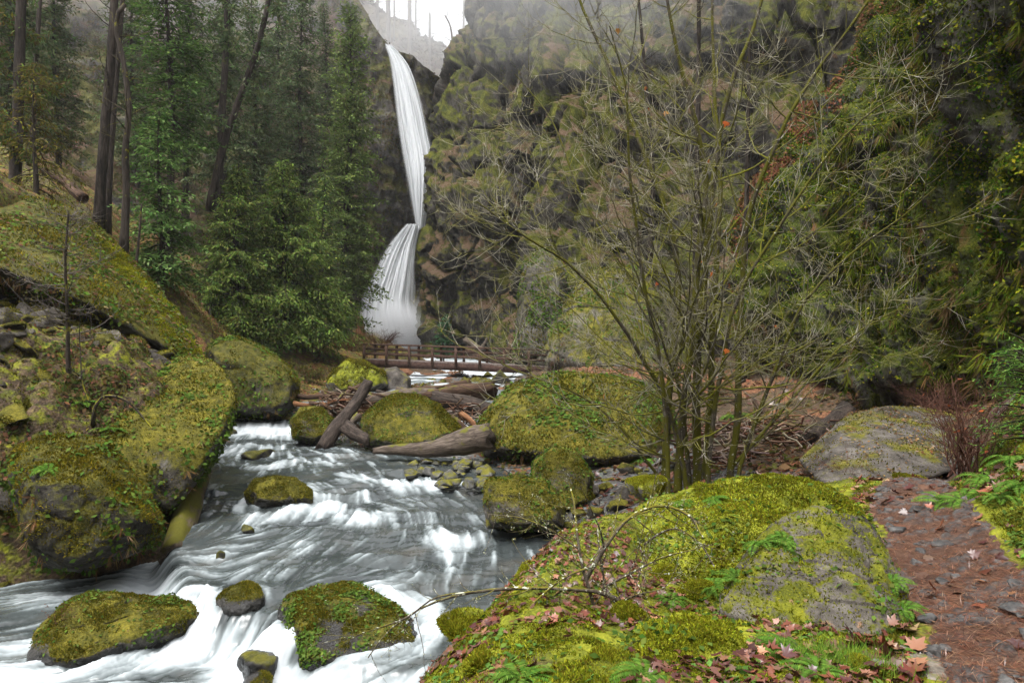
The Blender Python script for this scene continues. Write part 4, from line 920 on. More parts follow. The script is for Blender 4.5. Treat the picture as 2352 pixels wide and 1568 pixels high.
# cobbles of the small bar, talus stones, bank stones
rr = np.random.RandomState(4)
protoC = []
for i in range(5):
    o = drop_rock('rounded grey cobble on the small cobble bar', 1000, 1080, 18, .4, .27, COBBLE, sub=4, group='cobbles of the bar', name='cobble', cat='cobble'); protoC.append(o)
for i in range(64):
    px = 940 + 185 * rr.rand(); py = 1060 + 58 * rr.rand(); s = .38 + .9 * rr.rand() ** 1.6
    if px < 985 and py > 1095: continue
    x, y = xy(px, py, (-3.42 * -1) / ((py - CY) / F)); z = -3.46
    if i < 5: o = protoC[i]; o.location = (x, y, z - .03); o.scale = (s, s, s); o.rotation_euler = (0, 0, rr.rand() * 6)
    else: copy_tree(protoC[i % 5], (x, y, z - .03), rr.rand() * 6, (s * (.8 + .5 * rr.rand()), s, s * (.7 + .4 * rr.rand())))
protoT = []
for i in range(6):
    protoT.append(drop_rock('angular mossy talus stone on the left bank', 100, 900, 14, .7, .5, (MOSSY, MOSSY_DARK, GREYROCK, GREYROCK, MOSSY_DARK, MOSSY)[i], sub=5, group='talus stones of the left bank', moss=500, size=.04))
n_t = 0
for i in range(900):
    px = -60 + 500 * rr.rand(); py = 725 + 560 * rr.rand()
    if not (py < 850 or px < 150 + (py - 850) * -.3 + 120 * (py < 930)) : continue
    if px > 30 and py > 1000: continue
    d = 11.4 + 7.5 * sstep(1150, 740, py) + rr.rand()
    x = P(px, py, d)[0]; y = d; z = float(ground_z(np.array([x]), np.array([y]))[0]); s = (.45 + 1.15 * rr.rand() ** 2) * (1.1 if py < 900 else .85)
    if n_t < 6: o = protoT[n_t]; o.location = (x, y, z - .12 * s); o.scale = (s, s, s); o.rotation_euler = (rr.rand(), rr.rand(), rr.rand() * 6)
    else: copy_tree(protoT[n_t % 6], (x, y, z - .12 * s), rr.rand() * 6, (s * (.8 + .6 * rr.rand()), s, s * (.6 + .6 * rr.rand())), tilt=(rr.rand(), rr.rand()))
    n_t += 1
    if n_t >= 150: break
boulder('flat pale-topped slab of rock at the left edge of the talus', [(0, 730, 15.5), (60, 750, 15.5), (70, 775, 15.2), (40, 778, 15), (-10, 750, 15)], .5, sub=5, mat=GREYROCK, name='rock', cat='rock')
boulder('dark wedge-shaped rock lying on top of the huge boulder', [(270, 885, 16.2), (300, 868, 16.5), (330, 862, 16.6), (335, 885, 16.4), (300, 908, 16), (275, 900, 16)], .4, sub=5, mat=MOSSY_DARK, name='rock', cat='rock', moss=600, size=.04)
boulder('mossy angular block under the leaning slab', [(262, 862, 18), (275, 835, 18.3), (310, 822, 18.4), (325, 855, 18.2), (300, 868, 18)], .6, sub=5, mat=MOSSY, name='rock', cat='rock', moss=900, size=.05)
boulder('yellow-green mossy block on the left talus', [(20, 950, 13.4), (30, 918, 13.6), (60, 912, 13.6), (85, 950, 13.4), (80, 985, 13.2), (50, 985, 13.1)], .4, sub=5, mat=MOSSY, name='rock', cat='rock', moss=1500, size=.035)
protoB = [drop_rock('grey stone on the right bank gravel', 1400, 1130, 14, .5, .34, (COBBLE, MOSSY, GREYROCK, MOSSY)[i], sub=4, group='stones of the right bank') for i in range(4)]
for i in range(44):
    px = 1130 + 420 * rr.rand(); py = 1075 + 120 * rr.rand()
    if px < 1290 and py > 1085: px += 180
    d = float(np.interp(py, [1060, 1100, 1150, 1200], [18.5, 16, 14, 12.9])) + .3 * rr.rand(); x = P(px, py, d)[0]
    z = float(ground_z(np.array([x]), np.array([d]))[0]); s = .3 + .8 * rr.rand() ** 2
    if i < 4: o = protoB[i]; o.location = (x, d, z - .06 * s); o.scale = (s, s, s)
    else: copy_tree(protoB[i % 4], (x, d, z - .06 * s), rr.rand() * 6, (s, s * .8, s * (.6 + .5 * rr.rand())))
protoB = [drop_rock('mossy stone in the stream near the footbridge', 1100, 880, 44, 1.6, 1.0, (MOSSY_DARK, MOSSY)[i], sub=5, group='stones below the footbridge', moss=500, size=.1) for i in range(2)]
for i, (px, py, d, s) in enumerate([(1075, 890, 42, .8), (1110, 893, 41.5, 1.1), (1150, 895, 41, 1.3), (1040, 885, 43, .6), (1125, 872, 47, .7), (1170, 885, 43, .7), (1010, 892, 41, .7), (990, 885, 43, .8), (1095, 875, 46, .6)]):
    x = P(px, py, d)[0]; z = zat(py, d)
    if i < 2: o = protoB[i]; o.location = (x, d, z - .2); o.scale = (s, s, s)
    else: copy_tree(protoB[i % 2], (x, d, z - .2), rr.rand() * 6, s)
TRAILSTONE = organic('trail_stone', .2, rock=((.02, .02, .021), (.06, .058, .056), (.13, .125, .12)), lo=1.6, hi=1.8, rough=.55, bump=.8, bd=.008)
protoS = [drop_rock('dark grey stone embedded in the trail', 2200, 1400, 4, .12, .07, TRAILSTONE, sub=4, group='stones embedded in the trail', name='stone', cat='stone') for i in range(3)]
k = 0
for i in range(280):
    s_ = rr.rand() ** 1.3; j = int(s_ * (npth - 1)); u_ = (rr.rand() * 2 - 1) * .95
    x, y = cl[j] + nl[j] * wl[j] * u_
    if y > 9: continue
    z = float(ground_z(np.array([x]), np.array([y]))[0]) + .012; s = .25 + 1.2 * rr.rand() ** 2.8
    if k < 3: o = protoS[k]; o.location = (x, y, z - .022 * s); o.scale = (s, s, s)
    else: copy_tree(protoS[k % 3], (x, y, z - .022 * s), rr.rand() * 6, (s * (.8 + .6 * rr.rand()), s, s * .8))
    k += 1
print('rocks', round(time.time() - T0, 1))
# ================================================================== logs
LOG_GREY = barkmat('weathered_log', ((.028, .021, .016), (.08, .062, .049), (.18, .145, .118)), zs=.10, sc_=14, moss=((.07, .075, .01), (.12, .11, .015)), lo=.66, hi=.76)
LOG_BROWN = barkmat('brown_log', ((.015, .009, .007), (.05, .03, .02), (.115, .072, .05)), zs=.12, sc_=12, moss=((.06, .06, .01), (.10, .09, .015)), lo=.68, hi=.78)
LOG_BARK = barkmat('bark_log', ((.012, .009, .008), (.035, .027, .022), (.085, .065, .054)), zs=.22, sc_=11, bump=1.0, bd=.04)
LOG_ORANGE = barkmat('orange_log', ((.06, .027, .013), (.14, .065, .03), (.24, .13, .07)), zs=.08, sc_=14)
LOG_MOSS = barkmat('mossy_log', ((.03, .024, .018), (.08, .06, .045), (.14, .11, .08)), zs=.15, sc_=12, moss=((.05, .052, .008), (.10, .09, .012)), lo=.50, hi=.62)
CUT = barkmat('cut_wood', ((.10, .06, .03), (.22, .14, .08), (.36, .25, .16)), zs=1, sc_=18)
_ls = [100]
def log(label, a, b, r0, r1, mat, bend=0.0, name='log', cat='log', group=None, K=18, ns=12, flare=0.0, flat=1.0, broken=.12):
    "a = (px,py,d) of one end, b of the other; built along its own z axis"
    _ls[0] += 1; s = _ls[0]; rng = np.random.RandomState(s)
    A, B = P(*a), P(*b); L = np.linalg.norm(B - A); zax = (B - A) / L
    t_ = np.linspace(0, 1, K)
    C = np.stack([bend * L * np.sin(np.pi * t_), .02 * L * np.sin(2 * np.pi * t_ + s), t_ * L], 1)
    R = r0 * (1 - t_) + r1 * t_ + flare * r0 * np.exp(-t_ * 9)
    th = np.linspace(0, 2 * np.pi, ns, endpoint=False)
    V = C[:, None, :] + R[:, None, None] * np.stack([np.cos(th), flat * np.sin(th), 0 * th], 1)
    nz = fbm(np.stack([np.cos(th)[None] * 1.2 + 0 * t_[:, None] + s, np.sin(th)[None] * 1.2 + 0 * t_[:, None], t_[:, None] * L / max(r0, .05) * .18 + 0 * th[None]], -1).reshape(-1, 3), 3).reshape(K, ns)
    V = V + (V - C[:, None, :]) * (.16 * nz)[..., None]
    V[0, :, 2] -= broken * r0 * 6 * rng.rand(ns); V[-1, :, 2] += broken * r1 * 6 * rng.rand(ns)
    k, q = np.meshgrid(np.arange(K - 1), np.arange(ns), indexing='ij'); i0 = k * ns + q; i1 = k * ns + (q + 1) % ns
    quads = np.stack([i0, i1, i1 + ns, i0 + ns], -1).reshape(-1, 4)
    Vf = V.reshape(-1, 3); n = len(Vf); Vf = np.concatenate([Vf, C[:1] + [[0, 0, .04 * r0]], C[-1:] - [[0, 0, .04 * r1]]])
    tr = np.array([((j + 1) % ns, j, n) for j in range(ns)] + [((K - 1) * ns + j, (K - 1) * ns + (j + 1) % ns, n + 1) for j in range(ns)])
    o = mesh(name, Vf, [quads, tr], mat)
    zq = Vector(zax).to_track_quat('Z', 'Y'); o.matrix_world = Matrix.Translation(Vector(A)) @ zq.to_matrix().to_4x4()
    return tag(o, label, cat, group)
log('bark-covered log leaning steeply out of the log jam over the water', (742, 1032, 21.6), (843, 884, 24.2), .25, .20, LOG_BARK, bend=.01)
log('weathered tapered log lying flat at the foot of the dome-shaped boulder', (862, 1040, 19.6), (1118, 1008, 19.0), .10, .40, LOG_GREY, bend=-.01, K=24, ns=16)
log('dark log wedged under the leaning bark log', (800, 985, 22), (850, 1015, 21), .24, .18, LOG_BARK)
log('grey log running behind the dome-shaped boulder', (832, 918, 25), (1000, 905, 25.5), .30, .24, LOG_GREY)
log('thick dark log between the dome boulder and the massive boulder', (1000, 912, 24.5), (1130, 945, 23.6), .27, .34, LOG_BARK)
log('broken log with a rotten orange end on top of the jam', (1110, 898, 25.4), (985, 908, 25), .36, .22, LOG_BROWN, broken=.3)
log('long thin dark log lying across the jam', (1040, 892, 26.5), (870, 930, 26), .16, .14, LOG_BROWN)
log('thin log slanting on top of the jam behind the dome boulder', (950, 900, 27), (1078, 880, 27.5), .12, .16, LOG_BROWN)
log('thin orange peeled pole at the left end of the jam', (676, 928, 25.5), (752, 931, 25), .09, .09, LOG_ORANGE, broken=.02)
log('dark pole above the thin orange pole', (688, 910, 26.5), (760, 912, 26), .11, .10, LOG_BROWN)
log('short dark log lying behind the leaning bark log', (745, 905, 26.5), (830, 925, 25.6), .24, .2, LOG_BROWN)
log('short tilted log poking up left of the leaning log', (780, 915, 26), (838, 880, 26.6), .12, .1, LOG_BROWN)
log('slim splinter of red wood in the gap right of the dome boulder', (1060, 950, 22.6), (1105, 985, 21.8), .10, .08, LOG_ORANGE)
log('slim dark pole in the gap right of the dome boulder', (1040, 960, 22.4), (1095, 1000, 21.4), .09, .09, LOG_BROWN)
log('curved grey root poking from the left end of the jam', (770, 940, 25), (826, 895, 25.4), .07, .05, LOG_GREY, bend=.14)
log('brown branch lying low at the left end of the jam', (752, 935, 24.6), (812, 965, 23.8), .11, .09, LOG_BROWN)
log('pale splintered piece of wood beside the leaning log', (795, 985, 22.6), (822, 955, 23), .1, .13, LOG_GREY)
log('mossy half-sunk log forming the crest of the weir', (466, 1080, 16.6), (400, 1262, 12.75), .23, .25, LOG_MOSS, K=22)
log('slender moss-green branch arching behind the jam', (930, 910, 33), (972, 880, 33.5), .05, .07, LOG_MOSS, bend=-.2)
_r = np.random.RandomState(9)
for i in range(16):
    px, py, d = 760 + 70 * _r.rand() + (240 * _r.rand() if i > 7 else 0), 905 + 55 * _r.rand(), 23.5 + 2 * _r.rand()
    if 830 < px < 1060: py = 898 + 14 * _r.rand(); d = 24.5 + 1.5 * _r.rand()
    a_ = _r.normal() * .7; L_ = 35 + 55 * _r.rand()
    log('thin weathered stick jumbled in the log jam', (px - L_ * math.cos(a_), py + L_ * .4 * math.sin(a_), d + .5), (px + L_ * math.cos(a_), py - L_ * .4 * math.sin(a_), d - .4 + .8 * _r.rand()), .05 + .06 * _r.rand(), .03 + .05 * _r.rand(), (LOG_BROWN, LOG_GREY, LOG_BARK)[i % 3], group='sticks of the log jam', ns=8, K=10, name='stick', cat='stick', bend=.05 * _r.normal())
# by the falls
log('broken red-brown stump by the foot of the falls', (829, 792, 66), (826, 735, 66.5), .55, .35, LOG_ORANGE, name='stump', cat='stump', broken=.25, flare=.5)
log('short broken stump beside the tall red-brown stump', (806, 790, 65), (803, 760, 65), .4, .3, LOG_BROWN, name='stump', cat='stump', broken=.2)
log('fallen pale log leaning on the slope left of the falls', (777, 748, 66), (822, 792, 64), .3, .35, LOG_ORANGE)
log('tangled grey driftwood trunk beyond the footbridge', (1070, 782, 62), (1112, 805, 60), .3, .25, LOG_GREY)
log('upturned grey root beyond the footbridge', (1100, 805, 62), (1122, 775, 62), .16, .1, LOG_GREY)
log('red-brown log lying in the pool behind the footbridge rail', (1075, 806, 60), (1150, 836, 57), .38, .3, LOG_BROWN)
log('straight log lying across the boulders below the footbridge', (1090, 866, 46), (1178, 870, 45.5), .2, .16, LOG_BROWN)
log('dark fallen log on the hillside under the tall trunks', (105, 392, 33), (192, 452, 31), .2, .24, LOG_BROWN)
log('fallen grey log by the cedar foot', (690, 776, 46), (722, 780, 46), .25, .25, LOG_GREY)
# right-hand pile
pile = [('long pale log lying across the right log pile', (1640, 985, 18.6), (1900, 1012, 17.6), .17, .13, LOG_GREY), ('thick pale log with a split end in the right log pile', (1655, 1008, 17.8), (1830, 1018, 17.4), .22, .18, LOG_GREY), ('mossy log low in the right log pile', (1610, 1072, 16), (1770, 1062, 15.8), .17, .14, LOG_MOSS),
        ('reddish pole along the front of the right log pile', (1730, 1052, 16), (1860, 1060, 15), .10, .08, LOG_BROWN), ('short pale sawn log standing up from the right log pile', (1742, 975, 19), (1782, 950, 19.4), .14, .14, LOG_ORANGE), ('rusty brown log slanting at the back of the right log pile', (1810, 990, 19), (1892, 960, 19.6), .18, .16, LOG_ORANGE),
        ('mossy log propped against the sloping grey boulder', (1868, 1008, 16.5), (1940, 945, 18), .22, .24, LOG_BARK), ('second propped log under the mossy one by the sloping boulder', (1890, 1030, 15.6), (1960, 962, 17.5), .18, .18, LOG_BROWN), ('thin bleached stick in the right log pile', (1780, 962, 19.4), (1870, 965, 19), .05, .05, LOG_GREY),
        ('curved bleached branch in the right log pile', (1720, 985, 18.4), (1800, 972, 18.4), .08, .06, LOG_GREY), ('mossy pole at the very bottom of the right log pile', (1640, 1050, 16.6), (1700, 1085, 15.4), .13, .11, LOG_MOSS), ('dark log half buried under the right log pile', (1650, 1036, 17), (1840, 1040, 16.4), .2, .17, LOG_BROWN),
        ('brown log crossing behind the thick pale log', (1690, 1000, 18.6), (1790, 988, 18.6), .14, .12, LOG_BROWN), ('dark stub leaning at the top of the right log pile', (1760, 950, 19.8), (1735, 920, 20.2), .12, .1, LOG_BROWN), ('thin reddish stick at the front right of the pile', (1840, 1045, 15.6), (1905, 1015, 16), .05, .04, LOG_BROWN),
        ('yellow mossy pole lying along the pale log', (1745, 1030, 16.9), (1890, 1038, 16), .08, .06, LOG_MOSS)]
for lb, a, b, r0, r1, mt in pile: log(lb, a, b, r0, r1, mt, group='logs of the right pile', ns=10, K=14)
# twiggy debris caught in both log jams: countless, so one mass each
def debris(name, c, ext, n, seed, L0=.5):
    rng = np.random.RandomState(seed); p0 = c + rng.normal(size=(n, 3)) * ext; a = rng.rand(n) * 2 * np.pi; e = .35 * rng.normal(size=n)
    d = np.stack([np.cos(a) * np.cos(e), .6 * np.sin(a), np.sin(e)], 1); L = L0 * (.4 + 1.2 * rng.rand(n))
    s = np.linspace(-.5, .5, 4)
    C = p0[:, None, :] + d[:, None, :] * (L[:, None] * s)[..., None]; C[:, 1:3] += .06 * rng.normal(size=(n, 2, 3)) * L[:, None, None]
    V, Fq = tubes(C, np.repeat((.008 + .022 * rng.rand(n))[:, None], 4, 1), 4)
    o = mesh(name, V, Fq, LEAFM, attrs={'Col': np.repeat(pick(rng, [(.05, .03, .02), (.10, .06, .04), (.18, .12, .085), (.25, .2, .16), (.13, .06, .035)], n), 16, 0)}); return tag(o, kind='stuff')
debris('driftwood_debris', P(1780, 1000, 17.6), [1.1, .8, .16], 620, 1, .7)
debris('driftwood_debris', P(1700, 1062, 15.6), [.8, .4, .12], 260, 6, .6)
debris('driftwood_debris', P(800, 935, 24.8), [.7, .6, .22], 240, 2, .6)
debris('driftwood_debris', P(1060, 955, 23.4), [.5, .6, .25], 160, 3, .6)

# ================================================================== footbridge
BR = barkmat('bridge_timber', ((.022, .012, .009), (.055, .032, .023), (.10, .062, .047)), zs=1, sc_=8, bump=.3)
BR2 = barkmat('bridge_girder', ((.022, .012, .010), (.05, .028, .022), (.08, .05, .04)), zs=1, sc_=5, bump=.3)
DECK = barkmat('bridge_deck', ((.06, .045, .04), (.14, .11, .1), (.24, .2, .18)), zs=1, sc_=6, bump=.3)
bA, bB = P(835, 826, 46.5), P(1338, 846, 43.0)           # deck level, near side
u_ = unit(bB - bA); nr = unit(np.array([-u_[1], u_[0], 0])); up = np.array([0, 0, 1.0]); BL = np.linalg.norm(bB - bA)
root = empty('footbridge', bA); tag(root, 'brown wooden footbridge with plank rails crossing the stream below the falls', 'footbridge')
def beam(name, s0, s1, off0, off1, z0, z1, mat):
    V = [];
    for s_ in (s0, s1):
        for o_ in (off0, off1):
            for z_ in (z0, z1): V.append(bA + u_ * s_ + nr * o_ + up * z_)
    V = np.array(V)
    return mesh(name, V, np.array([(0, 1, 3, 2), (4, 6, 7, 5), (0, 2, 6, 4), (1, 5, 7, 3), (0, 4, 5, 1), (2, 3, 7, 6)]), mat, root, smooth=False)
for sd2 in (0, 1):
    o0 = 0 if sd2 == 0 else 1.5
    beam('girder', 0, BL, o0, o0 + .16, -.46, -.02, BR2)
    npo = 9
    for i in range(npo + 1):
        s_ = BL * (.004 + i / npo * .985)
        po = o0 - .103 if sd2 == 0 else o0 + .163
        beam('post', s_ - .085, s_ + .085, po, po + .1, -.34, 1.02, BR)
    for (z0, z1) in ((1.022, 1.11), (.68, .81), (.34, .47)):
        oo = o0 + .0 if sd2 == 0 else o0 + .10
        beam('rail', 0, BL, oo - (.1 if z0 > 1 else 0) + (.0), oo + .05 + (.05 if z0 > 1 else 0), z0, z1, BR)
beam('deck', 0, BL, .003, 1.655, -.017, .05, DECK)
# ================================================================== conifers
FOL = leafmat('conifer_foliage', .25)
TRUNK = barkmat('conifer_bark', ((.010, .008, .007), (.028, .022, .018), (.065, .052, .043)), zs=.15, sc_=5, moss=((.05, .055, .012), (.09, .09, .02)), lo=.60, hi=.72, bump=1.0, bd=.05, objc=False)
SNAGB = barkmat('snag_bark', ((.014, .011, .009), (.035, .028, .022), (.07, .055, .045)), zs=.15, sc_=5, moss=((.11, .11, .008), (.2, .18, .012)), lo=.58, hi=.68, bump=1.0, bd=.05, objc=False)
DEADB = barkmat('dead_wood', ((.04, .034, .03), (.10, .085, .074), (.19, .165, .145)), zs=.15, sc_=4, objc=False)
CED = [(.05, .085, .016), (.085, .135, .026), (.12, .175, .036), (.155, .20, .045), (.06, .10, .028), (.105, .115, .034)]
FIR = [(.042, .082, .02), (.06, .108, .028), (.075, .13, .034), (.095, .15, .04)]
HEM = [(.06, .12, .03), (.085, .155, .04), (.11, .185, .05), (.13, .19, .065)]
GREYF = [(.07, .10, .045), (.09, .125, .05), (.065, .11, .04), (.11, .13, .07), (.10, .11, .05)]
MOSSF = [(.09, .085, .012), (.13, .115, .018), (.07, .06, .02), (.10, .07, .035), (.06, .06, .015)]
def conifer(h, tr, cb, Lmax, seed, cols, droop=.25, gap=.42, nb=5, sl=.26, sw=.10, dens=1.0, hangf=0.0, prof=.8, e0=-8, e1=45, lean=(0, 0), twig=1.0, tufty=0.0):
    "trunk and crown arrays for a tree whose base is the origin"
    rng = np.random.RandomState(seed)
    K = 14; tt = np.linspace(0, 1, K)
    C = np.stack([lean[0] * h * tt + .012 * h * np.sin(tt * 5 + seed), lean[1] * h * tt, tt * h - .5 * (tt == 0)], 1)
    tv, tf = tubes(C[None], (tr * (1 - .92 * tt) + .35 * tr * np.exp(-tt * 22))[None], 9, rough=.10, seed=seed)
    bC, bR, sp, sd_, sn, sL, sW = [], [], [], [], [], [], []
    z = cb
    while z < h * .985:
        t = (z - cb) / (h - cb); L0 = Lmax * ((1 - t) ** prof) * (.55 + .45 * min(1, t * 6 + .3))
        for _ in range(nb):
            if rng.rand() > dens: continue
            L = L0 * (.55 + .6 * rng.rand()) + .12; a = rng.rand() * 2 * np.pi; e = math.radians(e0 + (e1 - e0) * t ** 1.3 + rng.normal() * 8)
            hd = np.array([math.cos(a), math.sin(a), 0]); s = np.linspace(0, 1, 7)
            o = np.array([np.interp(z, C[:, 2], C[:, 0]), np.interp(z, C[:, 2], C[:, 1]), z + rng.normal() * .1])
            c = o + np.outer(s * L, hd); c[:, 2] += L * (s * math.tan(e) - droop * s ** 2 + .12 * droop * s ** 4)
            sidev = np.array([-hd[1], hd[0], 0]); c += np.outer(.06 * L * np.sin(s * 3 + rng.rand() * 6), sidev)
            bC.append(c); bR.append((.012 + .010 * L) * (1 - .85 * s))
            m = max(3, int(L / (.20 if sl < .3 else .30) * twig)); q = np.linspace(.12, 1, m) + rng.normal(size=m) * .02
            pos = np.stack([np.interp(q, s, c[:, j]) for j in range(3)], 1)
            for sgn in (-1, 1):
                tl = np.clip((.38 * L * (1 - q) + .10 * L + .12) * (.6 + .6 * rng.rand(m)), .1, 1.4)
                td = unit(hd * .75 + sgn * sidev * .75 + np.stack([.15 * rng.normal(size=m), .15 * rng.normal(size=m), -.18 - .3 * hangf + .12 * rng.normal(size=m)], 1))
                for k in range(int(np.ceil(tl.max() / (sl * .62)))):
                    f = (k + .35) * sl * .62; ok = f < tl + .02
                    if not ok.any(): break
                    b = pos[ok] + td[ok] * f; b[:, 2] -= (.25 + hangf) * f * f
                    n = ok.sum()
                    dd = unit(td[ok] + .45 * rng.normal(size=(n, 3)) * (1 + tufty) + np.array([0, 0, -hangf]))
                    sp.append(b); sd_.append(dd); sn.append(unit(np.array([0, 0, 1.0]) + .55 * rng.normal(size=(n, 3)) + hangf * hd)); sL.append(sl * (.7 + .6 * rng.rand(n))); sW.append(sw * (.7 + .6 * rng.rand(n)))
        z += gap * (.7 + .6 * rng.rand()) * (1 - .35 * t)
    m = MB(); m.add(tv, tf)
    bv, bf = tubes(np.array(bC), np.array(bR), 4)
    p = np.concatenate(sp); d = np.concatenate(sd_); n = np.concatenate(sn); L = np.concatenate(sL); W = np.concatenate(sW)
    fv, ff = kites(p, d, n, L, W)
    cc = pick(rng, cols, len(p), .2); cc *= np.clip(1 + .35 * fbm(p / 1.1, 2, off=seed), .55, 1.6)[:, None]
    return dict(trunk=(tv, tf), br=(bv, bf), fol=(fv, [ff], np.repeat(np.clip(cc, .004, .6), 4, 0)), n=len(p))
def plant_conifer(T, name, label, cat, base, bark=None, group=None, rz=0.0, s=1.0, cname='crown'):
    r = empty(name, base); tag(r, label, cat, group)
    for k, nm_ in (('trunk', 'trunk'), ('br', 'branches')):
        V, Fq = T[k]; o = mesh(nm_, V, Fq, bark or TRUNK); o.parent = r
    V, Fq, c = T['fol']; o = mesh(cname, V, Fq, FOL, smooth=False, attrs={'Col': c}); o.parent = r
    r.rotation_euler = (0, 0, rz); r.scale = (s, s, s); return r
def gbase(px, py, d, sink=.3):
    b = P(px, py, d); return b - np.array([0, 0, sink])
t1 = conifer(12.2, .28, 1.0, 5.0, 1, CED, droop=.35, gap=.30, nb=7, sl=.28, sw=.095, hangf=.45, prof=.75, e0=0, e1=40)
plant_conifer(t1, 'cedar', 'broad lush cedar at the foot of the wooded slope, dark trunk showing', 'cedar tree', gbase(655, 788, 44))
t2 = conifer(11.0, .24, .8, 3.6, 2, CED, droop=.38, gap=.31, nb=7, sl=.27, sw=.09, hangf=.45, prof=.75, e0=0, e1=38)
plant_conifer(t2, 'cedar', 'bushy cedar behind the dark green stream-bend boulder', 'cedar tree', gbase(545, 785, 41))
t3 = conifer(13.5, .26, 1.2, 2.7, 3, CED + GREYF[:2], droop=.36, gap=.36, nb=6, sl=.30, sw=.11, hangf=.4, prof=.75, e0=0, e1=40)
plant_conifer(t3, 'cedar', 'cedar beside the lower waterfall with branches against the white water', 'cedar tree', gbase(742, 792, 53))
t4 = conifer(29.5, .42, 2.5, 3.5, 4, [(.085, .13, .032), (.115, .165, .042), (.145, .19, .05), (.10, .135, .045)], droop=.25, gap=.42, nb=7, sl=.36, sw=.13, prof=.5, e0=-8, e1=40, tufty=.6)
plant_conifer(t4, 'fir_tree', 'tall pointed fir left of the upper waterfall', 'fir tree', gbase(798, 795, 58))
t5 = conifer(27, .28, 4, 3.3, 5, GREYF, droop=.25, gap=.5, nb=6, sl=.38, sw=.14, prof=.55, e0=-15, e1=30, dens=.95, tufty=.5)
t6 = conifer(20, .26, 6.5, 2.7, 6, FIR, droop=.22, gap=.40, nb=6, sl=.30, sw=.12, prof=.5, e0=-12, e1=30, dens=.95)
plant_conifer(t6, 'fir_tree', 'dense dark fir with trunk visible behind the pale green hemlock', 'fir tree', gbase(385, 590, 39))
t7 = conifer(8.0, .14, .5, 2.1, 7, HEM, droop=.42, gap=.30, nb=6, sl=.22, sw=.085, prof=.75, e0=2, e1=40, hangf=.15)
plant_conifer(t7, 'hemlock_tree', 'small pale green hemlock with tiered drooping branches above the leaning slab', 'hemlock tree', gbase(368, 655, 29.5))
t8 = conifer(5.4, .10, .3, 1.9, 8, MOSSF, droop=.5, gap=.34, nb=5, sl=.2, sw=.05, prof=.5, e0=0, e1=20, hangf=.5, dens=.8, twig=.7)
plant_conifer(t8, 'mossy_tree', 'moss-draped thin tree with yellow-green drooping twigs at the left edge', 'tree', gbase(80, 430, 27), bark=SNAGB)
t9 = conifer(3.6, .06, .15, 1.05, 9, [(.03, .08, .035), (.045, .11, .05), (.05, .12, .06)], droop=.25, gap=.24, nb=6, sl=.26, sw=.11, prof=.8, e0=0, e1=45)
plant_conifer(t9, 'fir_sapling', 'small blue-green fir sapling behind the footbridge by the plunge pool', 'fir sapling', gbase(1019, 818, 62, .1))
t10 = conifer(1.15, .02, .08, .5, 10, [(.05, .12, .02), (.08, .16, .03), (.11, .19, .04)], droop=.3, gap=.12, nb=7, sl=.065, sw=.016, prof=.7, e0=5, e1=40)
plant_conifer(t10, 'fir_sapling', 'young bright green fir at the right edge above the trail', 'fir sapling', gbase(2365, 1000, 8.2, .05))
# the hillside behind: sparse misty firs, copies of one kind
first = None
back = [(580, 640, 60, .95, 'misty sparse fir between the leaning trunk and the tall pointed fir'), (695, 610, 66, 1.1, 'misty fir close behind the tall pointed fir'), (515, 520, 55, .9, 'sparse fir behind the leaning dark trunk'), (640, 560, 72, 1.15, 'faint misty fir high on the slope above the broad cedar'), (430, 480, 58, .9, 'misty fir behind the dense dark fir'), (130, 420, 52, .8, 'misty fir on the upper slope left of the twin trunks'), (20, 430, 48, .85, 'misty fir at the top left corner'), (310, 450, 62, .95, 'misty fir behind the broken mossy snag'), (-80, 420, 44, .8, 'misty fir cut by the left edge'), (745, 420, 78, .8, 'faint fir on the wall left of the tall pointed fir'), (-250, 460, 40, .8, 'fir beyond the left edge')]
for px, py, d, s, lb in back:
    b = gbase(px, py, d, .6)
    if first is None: first = plant_conifer(t5, 'misty_fir', lb, 'fir tree', b, group='misty firs on the hillside', s=s)
    else: copy_tree(first, b, px * .7, s, lb)
print('conifers', round(time.time() - T0, 1), [q['n'] for q in (t1, t2, t3, t4, t5, t6, t7, t8)])

# ------------------------------------------------------------------ bare trunks of the hillside
def offshoots(C, R, rng, n, L, ang, s0=.15, s1=1.0, K=7, up=.0, curl=.3, droop=.0, rmul=.55, rmin=.0035, side=None):
    "n curved children for each centre line of C (N,K,3)"
    N, K0, _ = C.shape
    idx = rng.randint(0, N, n); s = s0 + (s1 - s0) * rng.rand(n)
    u = s * (K0 - 1); i = np.clip(u.astype(int), 0, K0 - 2); f = (u - i)[:, None]
    p = C[idx, i] * (1 - f) + C[idx, i + 1] * f; tg_ = unit(C[idx, i + 1] - C[idx, i])
    r = R[idx, i]
    rv = rng.normal(size=(n, 3))
    if side is not None: rv = rv * side
    pv = unit(np.cross(tg_, rv)); a = np.radians(ang[0] + (ang[1] - ang[0]) * rng.rand(n))[:, None]
    d = unit(tg_ * np.cos(a) + pv * np.sin(a) + np.array([0, 0, up]))
    Ln = (L[0] + (L[1] - L[0]) * rng.rand(n) ** 1.5) * (1.15 - .55 * s)
    q = np.linspace(0, 1, K)
    B = unit(np.cross(d, rng.normal(size=(n, 3))))
    c = p[:, None] + d[:, None] * (Ln[:, None] * q)[..., None] + B[:, None] * (Ln[:, None] * curl * (rng.rand(n)[:, None] - .3) * q ** 2)[..., None]
    c[:, :, 2] += Ln[:, None] * (-droop * 1.6 * q + droop * 2.0 * q ** 2.2)
    c[:, 2:] += (.008 * rng.normal(size=(n, K - 2, 3)).cumsum(1)) * Ln[:, None, None]
    rr_ = np.clip(np.minimum(r * rmul, .014 * Ln + .004), rmin, None)
    return c, rr_[:, None] * (1 - .75 * q)
